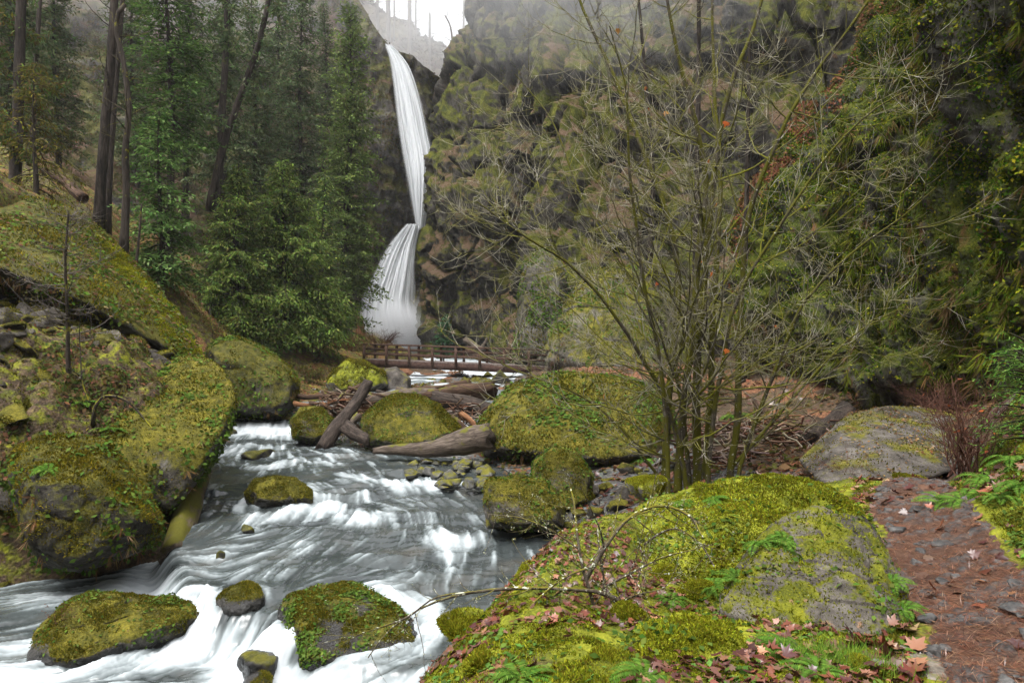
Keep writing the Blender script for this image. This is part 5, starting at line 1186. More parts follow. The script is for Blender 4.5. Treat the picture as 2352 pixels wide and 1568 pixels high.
def bare_trunk(name, label, pts, r0, r1, mat, seed, nbr=14, bl=(.5, 2.0), cat='tree', fol=None, droop=.15, up=.1, s0=.2, twigs=0, group=None, tmat=None):
    rng = np.random.RandomState(seed); c = resample(PA(pts), 24); c[0, 2] -= .4
    R = r0 + (r1 - r0) * np.linspace(0, 1, 24) + .3 * r0 * np.exp(-np.linspace(0, 1, 24) * 20)
    root = empty(name, c[0]); tag(root, label, cat, group)
    V, Fq = tubes(c[None], R[None], 10, rough=.10, seed=seed, cap=True); mesh('trunk', V, Fq, mat, root)
    if nbr:
        bc, brr = offshoots(c[None], R[None], rng, nbr, bl, (55, 95), s0, .98, 8, up, .25, droop, .4, .012)
        Vs, Fs = [tubes(bc, brr, 5)], None
        m = MB(); m.add(*tubes(bc, brr, 5))
        if twigs:
            tc, tr_ = offshoots(bc, brr, rng, twigs, (bl[0] * .3, bl[1] * .4), (30, 60), .2, 1, 6, 0, .3, droop, .6, .007)
            m.add(*tubes(tc, tr_, 3))
        m.build('branches', tmat or mat, root)
        if fol:
            src_ = np.concatenate([bc.reshape(-1, 3)] + ([tc.reshape(-1, 3)] if twigs else []))
            n = fol[1]; p = src_[rng.randint(0, len(src_), n)] + .1 * rng.normal(size=(n, 3)); d = unit(rng.normal(size=(n, 3)) + np.array([0, 0, -.7]))
            fv, ff = kites(p, d, rng.normal(size=(n, 3)), fol[2] * (.6 + .8 * rng.rand(n)), fol[2] * .3 * (.6 + .8 * rng.rand(n)))
            mesh(fol[3] if len(fol) > 3 else 'foliage', fv, ff, FOL, root, smooth=False, attrs={'Col': np.repeat(pick(rng, fol[0], n), 4, 0)})
    return root
bare_trunk('old_fir', 'thick dark fir trunk near the left edge', [(30, 470, 32), (40, 300, 32), (45, 120, 32), (52, -80, 32)], .27, .20, TRUNK, 1, 16, (.8, 2.6), fol=(FIR + MOSSF, 2600, .28), droop=.2, twigs=90)
bare_trunk('old_fir', 'slim trunk just right of the thick trunk at the left edge', [(70, 440, 38), (80, 200, 38), (95, -60, 38)], .16, .10, TRUNK, 2, 14, (.6, 1.8), fol=(GREYF, 1500, .3), droop=.2, twigs=60)
bare_trunk('old_fir', 'tall straight trunk left of the broken mossy snag', [(226, 515, 29), (238, 330, 29), (255, 130, 29), (268, -90, 29)], .22, .15, TRUNK, 3, 16, (.6, 2.4), droop=.2, twigs=80, s0=.4)
bare_trunk('old_fir', 'thin dark trunk close behind the tall straight trunk', [(246, 520, 31), (258, 300, 31), (288, -80, 31)], .15, .09, TRUNK, 4, 10, (.5, 1.6), droop=.2, twigs=40, s0=.4)
bare_trunk('mossy_snag', 'crooked broken snag with yellow moss patches on its bark', [(285, 565, 27), (290, 440, 27), (288, 340, 27), (296, 250, 27), (283, 140, 27), (268, 75, 27), (272, 30, 27), (288, 10, 27)], .15, .08, SNAGB, 5, 16, (.7, 2.3), droop=-.12, up=.35, twigs=70, s0=.35, tmat=SNAGB)
bare_trunk('old_fir', 'dark trunk standing behind the pale green hemlock', [(500, 560, 42), (508, 300, 42), (520, 100, 42), (524, -90, 42)], .24, .16, TRUNK, 6, 26, (.6, 2.2), fol=(GREYF, 1500, .35), droop=.25, twigs=110, s0=.3)
bare_trunk('old_fir', 'dark trunk leaning to the right across the misty slope', [(482, 470, 40), (515, 330, 40), (560, 200, 40), (600, 80, 40), (628, -60, 40)], .22, .14, TRUNK, 7, 22, (.6, 2.4), droop=.25, twigs=90, s0=.3, fol=(GREYF, 900, .35))
bare_trunk('dead_sapling', 'thin lichen-spotted dead sapling on the leaning slab', [(308, 645, 24.5), (318, 560, 24.5), (325, 470, 24.5)], .06, .03, SNAGB, 8, 8, (.3, .8), twigs=20)
bare_trunk('bare_tree', 'slender bare tree with drooping twigs growing on the left talus', [(158, 885, 14.6), (156, 800, 14.6), (154, 700, 14.6), (150, 600, 14.6), (158, 480, 14.6)], .050, .016, SNAGB, 9, 34, (.7, 1.7), droop=.18, up=.15, twigs=340, s0=.28, fol=([(.10, .10, .02), (.14, .12, .03)], 700, .05, 'moss_clumps'), tmat=DEADB)
bare_trunk('bare_sapling', 'thin bare sapling right of the slender bare tree', [(208, 930, 14.4), (190, 880, 14.5), (184, 800, 14.6), (182, 740, 14.6)], .018, .008, SNAGB, 10, 8, (.2, .6), twigs=30, tmat=DEADB)
bare_trunk('dead_branch', 'fallen arched branch lying on the huge mossy boulder', [(212, 945, 13.9), (240, 910, 14), (290, 920, 14), (330, 960, 13.9), (350, 985, 13.7)], .035, .012, SNAGB, 11, 8, (.2, .7), twigs=20, cat='branch')
bare_trunk('mossy_branch', 'mossy drooping bare branch by the dark stream-bend boulder', [(480, 700, 30), (490, 760, 29.6), (515, 770, 29.4), (525, 810, 29.2)], .03, .012, SNAGB, 12, 14, (.6, 1.6), twigs=50, fol=(MOSSF[:2], 500, .08, 'moss_clumps'), cat='branch')
for i, (x0, x1, y0, d, r, lb) in enumerate([(893, 890, 135, 145, .55, 'broad misty trunk above the waterfall lip'), (940, 941, 160, 140, .48, 'second tall misty trunk on the ridge above the falls'), (905, 906, 60, 175, .22, 'slim far trunk between the two broad misty trunks'), (986, 988, 180, 150, .3, 'short broken misty snag on the far ridge'), (1064, 1066, 190, 140, .25, 'slim misty trunk by the edge of the canyon wall'), (868, 866, 60, 150, .35, 'misty trunk beside the tip of the tall pointed fir'), (955, 955, 80, 190, .25, 'faintest trunk against the white sky')]):
    bare_trunk('ridge_trunk', lb, [(x0, y0 + 30, d), (x0, y0, d), ((x0 + x1) / 2, 30, d), (x1, -140 if i != 3 else 88, d)], r, r * .7, DEADB, 30 + i, 26, (1, 4.5), twigs=120, group='misty trunks on the far ridge')
bare_trunk('crooked_tree', 'crooked bare tree silhouetted against the sky at the cliff edge', [(1048, 190, 84), (1046, 150, 84), (1040, 100, 84), (1034, 60, 84), (1022, 36, 84)], .22, .07, DEADB, 50, 14, (.8, 2.6), twigs=50, up=.3, droop=-.1)
bare_trunk('bare_tree', 'slim pale bare tree standing behind the alder clump', [(1712, 860, 24), (1712, 600, 24), (1718, 300, 24), (1722, 60, 24)], .11, .05, TRUNK, 51, 26, (.8, 2.0), twigs=200, up=.3, droop=.1)
bare_trunk('bare_tree', 'slim bare tree rising behind the alder clump towards the top', [(1592, 820, 30), (1600, 500, 30), (1604, 200, 30), (1606, -80, 30)], .15, .08, TRUNK, 52, 26, (.8, 2.2), twigs=200, up=.3, droop=.1)
bare_trunk('bare_tree', 'thin bare tree left of the alder crown', [(1490, 600, 34), (1500, 400, 34), (1480, 150, 34), (1460, -80, 34)], .12, .06, TRUNK, 53, 26, (.8, 2.4), twigs=200, up=.3, droop=.1)

# ================================================================== the bare alder clump
ALD = barkmat('alder_bark', ((.025, .02, .014), (.06, .05, .038), (.12, .105, .085)), zs=.5, sc_=8, moss=((.05, .052, .006), (.095, .088, .009)), lo=.38, hi=.54, spots=((.42, .41, .37), 26, .67), objc=False, bd=.01)
TWIGM = barkmat('alder_twigs', ((.10, .088, .066), (.22, .20, .16), (.42, .40, .35)), zs=1, sc_=3, moss=((.11, .11, .010), (.18, .17, .016)), lo=.55, hi=.68, objc=False, bd=.004)
D0 = 13.6
BRAM = barkmat('alder_branches', ((.05, .043, .03), (.11, .098, .075), (.2, .185, .155)), zs=.5, sc_=8, moss=((.08, .082, .007), (.14, .135, .010)), lo=.40, hi=.56, objc=False, bd=.006)
stems = [
    (([1553, 1112, 0], [1548, 950, 0], [1551, 800, .1], [1556, 650, .2], [1535, 500, .3], [1480, 350, .5], [1415, 190, .8], [1345, 40, 1.0], [1310, -60, 1.2]), .085, .022),
    (([1572, 1114, -.1], [1578, 930, -.1], [1590, 740, -.2], [1608, 560, -.2], [1622, 430, -.3], [1598, 280, -.5], [1560, 140, -.6], [1520, -60, -.7]), .095, .022),
    (([1600, 1110, .2], [1600, 930, .2], [1610, 720, .2], [1630, 520, .1], [1645, 350, .1], [1680, 190, 0], [1728, 70, 0], [1765, -60, 0]), .10, .025),
    (([1612, 1108, .5], [1625, 920, .6], [1638, 720, .7], [1650, 540, .8], [1656, 400, .9], [1640, 200, 1.1], [1636, -60, 1.3]), .08, .022),
    (([1648, 1100, .1], [1672, 950, 0], [1690, 800, 0], [1703, 640, -.1], [1720, 500, -.2], [1780, 340, -.4], [1855, 190, -.6], [1960, 50, -.9], [2020, -40, -1]), .085, .018),
    (([1660, 1098, -.1], [1705, 960, -.2], [1775, 820, -.4], [1850, 690, -.6], [1960, 580, -.8], [2070, 500, -1.1], [2150, 430, -1.3]), .055, .010),
    (([1585, 1108, -.3], [1558, 960, -.4], [1500, 840, -.7], [1410, 720, -1.0], [1310, 610, -1.3], [1210, 545, -1.6], [1090, 462, -1.9]), .06, .010),
    (([1590, 1105, .3], [1570, 900, .6], [1520, 740, .9], [1420, 600, 1.3], [1330, 440, 1.7], [1270, 280, 2.0], [1180, 170, 2.3]), .06, .010),
    (([1640, 1095, .4], [1730, 970, .8], [1830, 860, 1.2], [1950, 770, 1.5], [2080, 700, 1.8]), .05, .009),
    (([1615, 1105, -.4], [1640, 900, -.7], [1690, 700, -1.0], [1790, 520, -1.4], [1900, 360, -1.7], [2010, 250, -2.0], [2100, 200, -2.2]), .06, .010),
    (([1545, 1100, .2], [1470, 980, .3], [1370, 900, .4], [1240, 850, .5], [1120, 800, .5]), .04, .007),
    (([1560, 1110, -.5], [1530, 850, -.9], [1480, 650, -1.3], [1450, 430, -1.6], [1440, 220, -1.8], [1400, 60, -2.0]), .055, .010)]
rng = np.random.RandomState(88)
root = empty('alder_tree', P(1600, 1112, D0)); tag(root, 'bare multi-stemmed alder with mossy lichen-spotted trunks at centre right', 'bare tree')
SC, SR = [], []
for q, r0, r1 in stems:
    r0 *= .66
    q = [[1600 + (a - 1600) * (1 + .55 * max(0, (b - 750) / 360)), b, dd] for a, b, dd in q]
    c = resample(np.array([P(a, b, D0 + dd) for a, b, dd in q]), 26); c[:, :2] += .03 * fbm(np.c_[np.arange(26) * .4, np.full(26, r0 * 999), np.zeros(26)], 2)[:, None]; c[0, 2] -= .3
    R = r0 * (1 - np.linspace(0, 1, 26)) ** .8 + r1; SC.append(c); SR.append(R)
    V, Fq = tubes(c[None], R[None], 9, rough=.10, seed=int(r0 * 1000)); mesh('stem', V, Fq, ALD, root)
SC = np.array(SC); SR = np.array(SR)
flat = np.array([1, .55, 1])
b1, r1_ = offshoots(SC, SR, rng, 200, (1.5, 4.3), (35, 70), .14, .97, 12, .10, .30, .16, .42, .0085)
low, rlow = offshoots(SC[:7], SR[:7], rng, 34, (1.4, 3.4), (60, 95), .03, .30, 12, .05, .30, .10, .35, .010)
b1 = np.concatenate([b1, low]); r1_ = np.concatenate([r1_, rlow])
V, Fq = tubes(b1, r1_, 5); mesh('branches', V, Fq, BRAM, root)
b2, r2_ = offshoots(b1, r1_, rng, 2100, (.45, 1.5), (25, 60), .15, .98, 8, .06, .45, .16, .65, .0072)
b3, r3_ = offshoots(b2, r2_, rng, 5200, (.18, .65), (25, 60), .2, 1, 6, .05, .35, .1, .7, .0048)
m = MB(); m.add(*tubes(b2, r2_, 3)); m.add(*tubes(b3, r3_, 3)); m.build('twigs', TWIGM, root)
# leaves that still hang on
MAPLE = np.array([(0, 0), (.16, .10), (.42, .02), (.36, .22), (.60, .42), (.34, .46), (.40, .66), (.20, .62), (0, 1.0), (-.20, .62), (-.40, .66), (-.34, .46), (-.60, .42), (-.36, .22), (-.42, .02), (-.16, .10)])
def maple(p, ax, nr_, size, curl, rng):
    s = unit(np.cross(ax, nr_)); n = unit(np.cross(s, ax))
    M = MAPLE[None] * size[:, None, None]
    r2 = (M[..., 0] ** 2 + (M[..., 1] - .4 * size[:, None]) ** 2) / size[:, None]
    V = p[:, None] + s[:, None] * M[..., :1] + ax[:, None] * M[..., 1:] + n[:, None] * ((curl[:, None] * r2) * (1 + .6 * np.sin(np.arange(16) * 2.4 + rng.rand(len(p), 1) * 6)))[..., None]
    ctr = p + ax * (size * .38)[:, None]
    V = np.concatenate([V, ctr[:, None]], 1); k = np.arange(16)
    Fq = np.stack([k, (k + 1) % 16, np.full(16, 16)], 1)
    return V.reshape(-1, 3), (Fq[None] + (np.arange(len(p)) * 17)[:, None, None]).reshape(-1, 3)
for i in range(16):
    e = b2[rng.randint(len(b2)), -1]
    v, f = maple(e[None], unit(np.array([[rng.normal() * .4, rng.normal() * .4, -1]])), rng.normal(size=(1, 3)), np.array([.09 + .05 * rng.rand()]), np.array([.6]), rng)
    mesh('leaf', v, f, LEAFM, root, smooth=False, attrs={'Col': np.tile([(.35, .10, .025), (.28, .07, .02), (.4, .2, .06)][i % 3], (17, 1))})
# small shrubs of twigs
def shrub(name, label, base, n, h, spread, seed, mat, sub=3, r=.006, cat='shrub', leaves=None, droop=.12, lname='leaves'):
    rng = np.random.RandomState(seed); q = np.linspace(0, 1, 9)
    a = rng.rand(n) * 2 * np.pi; d = unit(np.stack([np.cos(a) * spread, np.sin(a) * spread, np.ones(n)], 1)) * (h * (.6 + .5 * rng.rand(n)))[:, None]
    b = np.asarray(base) + np.stack([.08 * h * rng.normal(size=n), .08 * h * rng.normal(size=n), np.full(n, -.04)], 1)
    C = b[:, None] + d[:, None] * q[:, None]; C[:, :, 2] -= (h * droop * q ** 2.5)[None]; C[:, 1:] += .03 * h * rng.normal(size=(n, 8, 3)).cumsum(1) * .5
    R = (r * (.6 + .6 * rng.rand(n)))[:, None] * (1 - .7 * q)
    root = empty(name, base); tag(root, label, cat)
    V, Fq = tubes(C, R, 4); mesh('stems', V, Fq, mat, root)
    c2, rr2 = offshoots(C, R, rng, n * sub * 3, (.15 * h, .45 * h), (25, 65), .2, 1, 7, .05, .3, droop, .6, r * .35)
    c3, rr3 = offshoots(c2, rr2, rng, n * sub * 5, (.06 * h, .2 * h), (25, 65), .2, 1, 5, 0, .3, droop, .7, r * .28)
    m = MB(); m.add(*tubes(c2, rr2, 3)); m.add(*tubes(c3, rr3, 3)); m.build('twigs', mat, root)
    if leaves:
        cols, k, sz = leaves; p = c3.reshape(-1, 3)[rng.randint(0, c3.shape[0] * 5, k)]
        v, f = kites(p, unit(rng.normal(size=(k, 3)) + [0, 0, -.5]), rng.normal(size=(k, 3)), sz * (.6 + .8 * rng.rand(k)), sz * .6 * (.6 + .8 * rng.rand(k)))
        mesh(lname, v, f, LEAFM, root, smooth=False, attrs={'Col': np.repeat(pick(rng, cols, k), 4, 0)})
    return root
REDT = barkmat('red_twigs', ((.04, .018, .013), (.09, .042, .03), (.16, .085, .06)), zs=1, sc_=4, objc=False, bd=.003)
shrub('red_shrub', 'tall reddish-brown bare shrub at the bend of the trail', P(2215, 1088, 9.0), 34, 1.35, .36, 1, REDT, r=.012, leaves=([(.30, .09, .03), (.22, .07, .03)], 40, .06))
shrub('red_shrub', 'reddish bare brush under the overhang behind the sloping boulder', P(2160, 960, 13.5), 24, 1.25, .9, 2, REDT)
shrub('brown_shrub', 'low brown bare brush at the foot of the sloping boulder', P(1950, 1105, 9.8), 22, .62, 1.0, 3, REDT, r=.004)
shrub('brown_shrub', 'rounded leafless bush in front of the lower waterfall', P(872, 805, 64), 30, 2.9, .8, 4, REDT, r=.03)
shrub('brown_shrub', 'brown leafless bush left of the footbridge', P(800, 815, 52), 30, 2.2, 1.0, 5, REDT, r=.022, leaves=([(.12, .07, .03), (.09, .08, .02)], 900, .16))
shrub('brown_shrub', 'low brown bush on the bank left of the round bright boulder', P(725, 870, 38), 26, 1.2, 1.3, 6, REDT, r=.014, leaves=([(.12, .07, .03), (.09, .09, .02), (.06, .09, .02)], 1500, .1))
shrub('dry_plant', 'dry reddish weed with seed heads growing from the long low rock', P(150, 1475, 9.7), 7, .72, .28, 7, REDT, sub=2, r=.003, leaves=([(.12, .05, .04)], 170, .022), droop=.02, lname='seeds')
print('trees', round(time.time() - T0, 1))
# ================================================================== plants on the cliffs and the ground
def cover(name, V, Fq, seed, box, **kw):
    o = fuzz(name, None, V, Fq, seed, box=box, **kw)
    if o: tag(o, kind='stuff')
# near right wall: small green leaves, moss, hanging dry fern
vis = lambda p: ((p[:, 1] > 6) & (p[:, 0] / p[:, 1] < .86) & (p[:, 2] / p[:, 1] < .56) & (p[:, 2] / p[:, 1] > -.2)).astype(float)
WALLG = [(.018, .045, .004), (.035, .075, .007), (.065, .115, .010), (.11, .135, .010), (.04, .06, .006), (.22, .21, .018)]
cover('wall_foliage', R1V, R1F, 1, lambda p: vis(p) * (.25 + .75 * sstep(-.5, 2.5, p[:, 2])), n_leaf=230000, leafsz=.075, leafc=WALLG)
cover('wall_moss_foliage', R1V, R1F, 2, lambda p: vis(p) * (.2 + .8 * sstep(-.5, 2.5, p[:, 2])), n_moss=170000, size=.085, mossc=[(.025, .034, .004), (.055, .064, .006), (.11, .11, .009), (.04, .058, .006), (.07, .05, .011)], upw=.1)
cover('wall_dry_fern_foliage', R1V, R1F, 3, vis, n_hang=60000, hang=.36, hangc=[(.11, .065, .03), (.15, .10, .045), (.07, .09, .009), (.12, .135, .014), (.045, .065, .007), (.09, .11, .011)])
_lp = np.array([P(2010, 20, 30), P(1960, 130, 29.5), P(1880, 270, 29), P(1775, 420, 28.3), P(1715, 500, 28), P(1700, 620, 27), P(1740, 780, 25.5), P(1800, 880, 24.5)])
def _ledge(p):
    b = np.full(len(p), 9.0)
    for a_, c_ in zip(_lp[:-1], _lp[1:]):
        e_ = c_ - a_; t_ = np.clip((p - a_) @ e_ / (e_ @ e_), 0, 1); b = np.minimum(b, np.linalg.norm(p - a_ - t_[:, None] * e_, axis=1))
    return sstep(2.0, .3, b + .9 * fbm(p / 1.5, 3, off=66))
cover('ledge_leaf_litter', R1V, R1F, 8, _ledge, n_leaf=26000, leafsz=.13, leafc=[(.17, .065, .035), (.22, .10, .055), (.12, .05, .03), (.14, .10, .04)])
vis2 = lambda p: ((p[:, 0] / p[:, 1] > -.25) & (p[:, 0] / p[:, 1] < .62) & (p[:, 2] / p[:, 1] < .53)).astype(float)
FARG = [(.04, .05, .010), (.06, .066, .013), (.09, .088, .017), (.09, .058, .025), (.04, .06, .013)]
cover('canyon_foliage', R2V, R2F, 4, vis2, n_leaf=20000, leafsz=.18, leafc=FARG)
cover('canyon_moss_foliage', R2V, R2F, 5, vis2, n_moss=36000, size=.13, mossc=[(.05, .054, .009), (.08, .08, .013), (.11, .10, .018)], upw=.5)
cover('canyon_dry_foliage', R2V, R2F, 6, vis2, n_hang=5000, hang=.45, hangc=[(.14, .085, .05), (.11, .06, .035), (.09, .085, .03)])
cover('ridge_undergrowth', MV, MF, 9, lambda p: ((p[:, 1] > 140)).astype(float), n_moss=14000, size=1.3, mossc=[(.06, .045, .03), (.05, .05, .025), (.09, .06, .045)], upw=.0)
vis3 = lambda p: ((p[:, 0] / p[:, 1] > -.85) & (p[:, 0] / p[:, 1] < -.08) & (p[:, 2] / p[:, 1] < .55)).astype(float)
cover('hillside_foliage', LV, LF, 7, vis3, n_leaf=70000, leafsz=.26, leafc=[(.06, .055, .02), (.05, .06, .02), (.09, .06, .035), (.08, .08, .03), (.11, .08, .05)])
# ground: moss on the near bank, leaf litter, small green herbs
def gbox(f): return lambda p: f(p).astype(float)
near = gbox(lambda p: (p[:, 1] < 9.5) & (p[:, 1] > 2.2) & (np.abs(p[:, 0] / p[:, 1]) < .82) & (path_d(p[:, 0], p[:, 1]) > .02) & (chan_sd(p[:, 0], p[:, 1]) > -.2))
def sub(V, Fq, f):
    c = V[Fq].mean(1); k = f(c) > 0; Fk = Fq[k]; u, inv = np.unique(Fk, return_inverse=True); return V[u], inv.reshape(Fk.shape)
NV, NF = sub(GV, GF, near)
lift = sstep(.3, .75, fbm(NV / .5, 3, off=91) + .45)
BRM = [(.10, .112, .007), (.15, .165, .010), (.21, .225, .014), (.27, .28, .022), (.11, .145, .013), (.10, .075, .012)]
def dgrad(p): return 1 / np.clip(p[:, 1], 2.2, 10) ** 1.6
cover('bank_moss', NV, NF, 11, lambda p: dgrad(p) * sstep(.62, .2, fbm(p / 1.1, 3, off=31) + .1) * (1 - .8 * np.exp(-((p[:, 0] - .75) / .55) ** 2 - ((p[:, 1] - 5.0) / .7) ** 2)), n_moss=420000, size=.014, mossc=BRM, upw=.15)
cover('bank_herb_leaves', NV, NF, 12, dgrad, n_leaf=9000, leafsz=.035, leafc=GREENC + [(.10, .2, .04)])
def litter(name, V, Fq, n, seed, w, size, cols):
    rng = np.random.RandomState(seed); p, nn = sample_faces(V, Fq, n, rng, lambda a, b: w(a))
    nn = np.where(nn[:, 2:] < 0, -nn, nn)
    ax = unit(np.cross(nn, rng.normal(size=p.shape)) + .14 * rng.normal(size=p.shape)); ax[:, 2] = np.clip(ax[:, 2], -.45, .45); ax = unit(ax); s = size * (.6 + .7 * rng.rand(n))
    v, f = maple(p + nn * .012 + np.array([0, 0, .004]) * rng.rand(n, 1) * 4, ax, unit(nn + .3 * rng.normal(size=p.shape)), s, np.clip(.6 * rng.normal(size=n), -.7, .7), rng)
    o = mesh(name, v, f, LITM, smooth=False, attrs={'Col': np.repeat(pick(rng, cols, n, .2), 17, 0)}); return tag(o, kind='stuff')
LITM = leafmat('wet_leaf', .12, .35, .06)
LEAFC = [(.12, .035, .02), (.17, .06, .03), (.085, .026, .018), (.21, .10, .055), (.06, .022, .018), (.14, .07, .045), (.10, .05, .03)]
litter('leaf_litter', NV, NF, 4200, 21, lambda p: dgrad(p) * (sstep(-.05, .45, fbm(p / .9, 3, off=31) + .05) + .015 + 1.6 * np.exp(-((p[:, 0] - .75) / .6) ** 2 - ((p[:, 1] - 5.0) / .8) ** 2)), .050, LEAFC)
big = [P(1760, 1530, 3.25), P(1790, 1560, 3.1), P(1690, 1555, 3.1), P(2040, 1545, 3.2)]
_p = np.array([q + [dx, dy, 0] for q in big for dx, dy in ((0, 0), (.08, .05), (-.09, .02))]); _p[:, 2] = ground_z(_p[:, 0], _p[:, 1]) + .03 + .03 * rr.rand(len(_p))
v, f = maple(_p, unit(np.c_[unit(rr.normal(size=(len(_p), 2))), .12 * rr.normal(size=len(_p))]), unit(np.array([0, 0, 1.]) + .35 * rr.normal(size=_p.shape)), .055 + .045 * rr.rand(len(_p)), .4 * rr.normal(size=len(_p)), rr)
tag(mesh('large_wet_leaves', v, f, LITM, smooth=False, attrs={'Col': np.repeat(pick(rr, LEAFC, len(_p)), 17, 0)}), kind='stuff')
# right bank beside the trail
rb = gbox(lambda p: (p[:, 1] < 11) & (p[:, 1] > 3.2) & (path_d(p[:, 0], p[:, 1]) > .05) & (p[:, 0] / p[:, 1] > .5) & (p[:, 0] / p[:, 1] < .85))
RV, RF = sub(GV, GF, rb)
cover('trailside_moss', RV, RF, 13, lambda p: np.ones(len(p)), n_moss=60000, size=.03, mossc=[(.10, .12, .012), (.16, .17, .02), (.22, .21, .025), (.09, .08, .01)], upw=.2)
cover('trailside_grass', RV, RF, 14, lambda p: np.ones(len(p)), n_leaf=5000, leafsz=.05, leafc=GREENC + [(.12, .2, .03)])
litter('trailside_litter', RV, RF, 500, 22, lambda p: sstep(.0, .5, fbm(p / .8, 3, off=33) + .2), .12, LEAFC + [(.3, .18, .1)])
# needles and bits on the trail
PV = np.stack([px_, py_, pz], 1)
PF = grid_faces(npth, 70)
rng = np.random.RandomState(31); n = 17000
p, nn = sample_faces(PV, PF, n, rng, lambda a, b: dgrad(a) * (a[:, 1] < 9.5))
d = unit(np.cross(np.tile([0, 0, 1.0], (n, 1)), rng.normal(size=p.shape)) + .12 * rng.normal(size=p.shape))
v, f = kites(p + [0, 0, .006], d, np.tile([0, 0, 1.0], (n, 1)), .05 + .05 * rng.rand(n), np.full(n, .0035))
tag(mesh('needle_litter', v, f, LITM, smooth=False, attrs={'Col': np.repeat(pick(rng, [(.16, .065, .035), (.11, .045, .027), (.22, .12, .07), (.07, .03, .022)], n), 4, 0)}), kind='stuff')
litter('trail_litter', PV, PF, 60, 23, lambda p: (p[:, 1] < 9).astype(float), .10, LEAFC)
# left talus and lower slope, far banks
lt = gbox(lambda p: (p[:, 0] < -4.5) & (p[:, 1] > 10) & (p[:, 1] < 42) & (chan_sd(p[:, 0], p[:, 1]) > .05) & (p[:, 0] / p[:, 1] > -.85))
TV, TF = sub(GV, GF, lt)
cover('talus_moss', TV, TF, 15, lambda p: 1 / p[:, 1] ** 1.2, n_moss=60000, size=.05, mossc=[(.07, .065, .01), (.11, .095, .012), (.15, .125, .02), (.06, .07, .012)], upw=.3)
cover('slope_undergrowth', TV, TF, 16, lambda p: 1 / p[:, 1], n_leaf=30000, leafsz=.10, leafc=[(.05, .085, .02), (.08, .11, .03), (.10, .065, .03), (.12, .10, .04), (.16, .08, .045)])
fb = gbox(lambda p: (p[:, 1] > 11) & (p[:, 1] < 80) & (chan_sd(p[:, 0], p[:, 1]) > .1) & (p[:, 0] > -24) & (p[:, 0] < 26) & ~((p[:, 0] < -4.5) & (p[:, 1] < 30)))
BV, BF = sub(GV, GF, fb)
cover('bank_undergrowth', BV, BF, 17, lambda p: 1 / p[:, 1], n_leaf=36000, leafsz=.15, leafc=[(.06, .065, .02), (.10, .06, .03), (.13, .075, .04), (.08, .08, .02), (.15, .07, .04)])
litter('bank_litter', BV, BF, 5000, 24, lambda p: (1 / p[:, 1] ** 1.5) * (p[:, 0] > 1), .16, LEAFC + [(.10, .06, .045)])
# ------------------------------------------------------------------ ferns
from mathutils.bvhtree import BVHTree
_sv, _sf, _n = [], [], 0
for o in list(bpy.data.objects):
    if o.type == 'MESH' and (o.name == 'ground' or o.name.startswith('boulder') or o.name.startswith('mossy_cliff') or o.name.startswith('moss_hummock')):
        V = np.empty(len(o.data.vertices) * 3, np.float32); o.data.vertices.foreach_get('co', V); V = V.reshape(-1, 3) + np.array(o.location[:])
        if o.name == 'ground' : Fq = GF[:(ny * 3 // 4) * (nx - 1)]
        else: Fq = np.array([p.vertices[:] for p in o.data.polygons]) if len(o.data.polygons) < 90000 else R1F
        _sf += (Fq + _n).tolist(); _sv.append(V); _n += len(V)
_bvh = BVHTree.FromPolygons(np.concatenate(_sv).tolist(), _sf)
def snap(px, py, d):
    "the surface that really lies at this place of the view, else the given distance"
    q = Vector(P(px, py, 1.0)).normalized(); h = _bvh.ray_cast(Vector((0, 0, 0)), q, 60)
    return np.array(h[0]) if h[0] is not None and abs(h[0].y - d) < max(2.5, d * .35) else P(px, py, d)
FERNM = leafmat('fern_leaf', .3)
def fern(seed, R, n, cols):
    rng = np.random.RandomState(seed); p_, d_, n_, L_, W_ = [], [], [], [], []
    for i in range(n):
        a = i / n * 2 * np.pi + rng.rand() * .6; L = R * (.7 + .5 * rng.rand()); hd = np.array([math.cos(a), math.sin(a), 0]); up_ = .5 + .5 * rng.rand()
        q = np.linspace(.08, 1, 20); c = np.outer(q * L, hd); c[:, 2] = L * (up_ * q - (up_ + .12) * q ** 2.2)
        tg_ = unit(np.gradient(c, axis=0)); sv = np.array([-hd[1], hd[0], 0]); nrm_ = unit(np.cross(tg_, sv)); nrm_ *= np.sign(nrm_[:, 2:] + 1e-6)
        for sg in (-1, 1):
            p_.append(c); d_.append(unit(sv * sg + tg_ * .45 + np.array([0, 0, -.15]))); n_.append(nrm_); L_.append(L * .30 * np.sin(np.pi * np.clip(q * .86 + .12, 0, 1)) ** .8 + .004); W_.append(np.full(20, L * .05))
    p = np.concatenate(p_); m = len(p)
    v, f = kites(p, np.concatenate(d_), np.concatenate(n_), np.concatenate(L_), np.concatenate(W_), .35)
    return v, f, np.repeat(pick(rng, cols, m, .12), 4, 0)
FC = [(.055, .12, .016), (.08, .16, .022), (.11, .19, .03), (.065, .13, .02)]
fp = []
for i in range(4):
    v, f, c = fern(60 + i, .30, 9 + i, FC); fp.append((v, f, c))
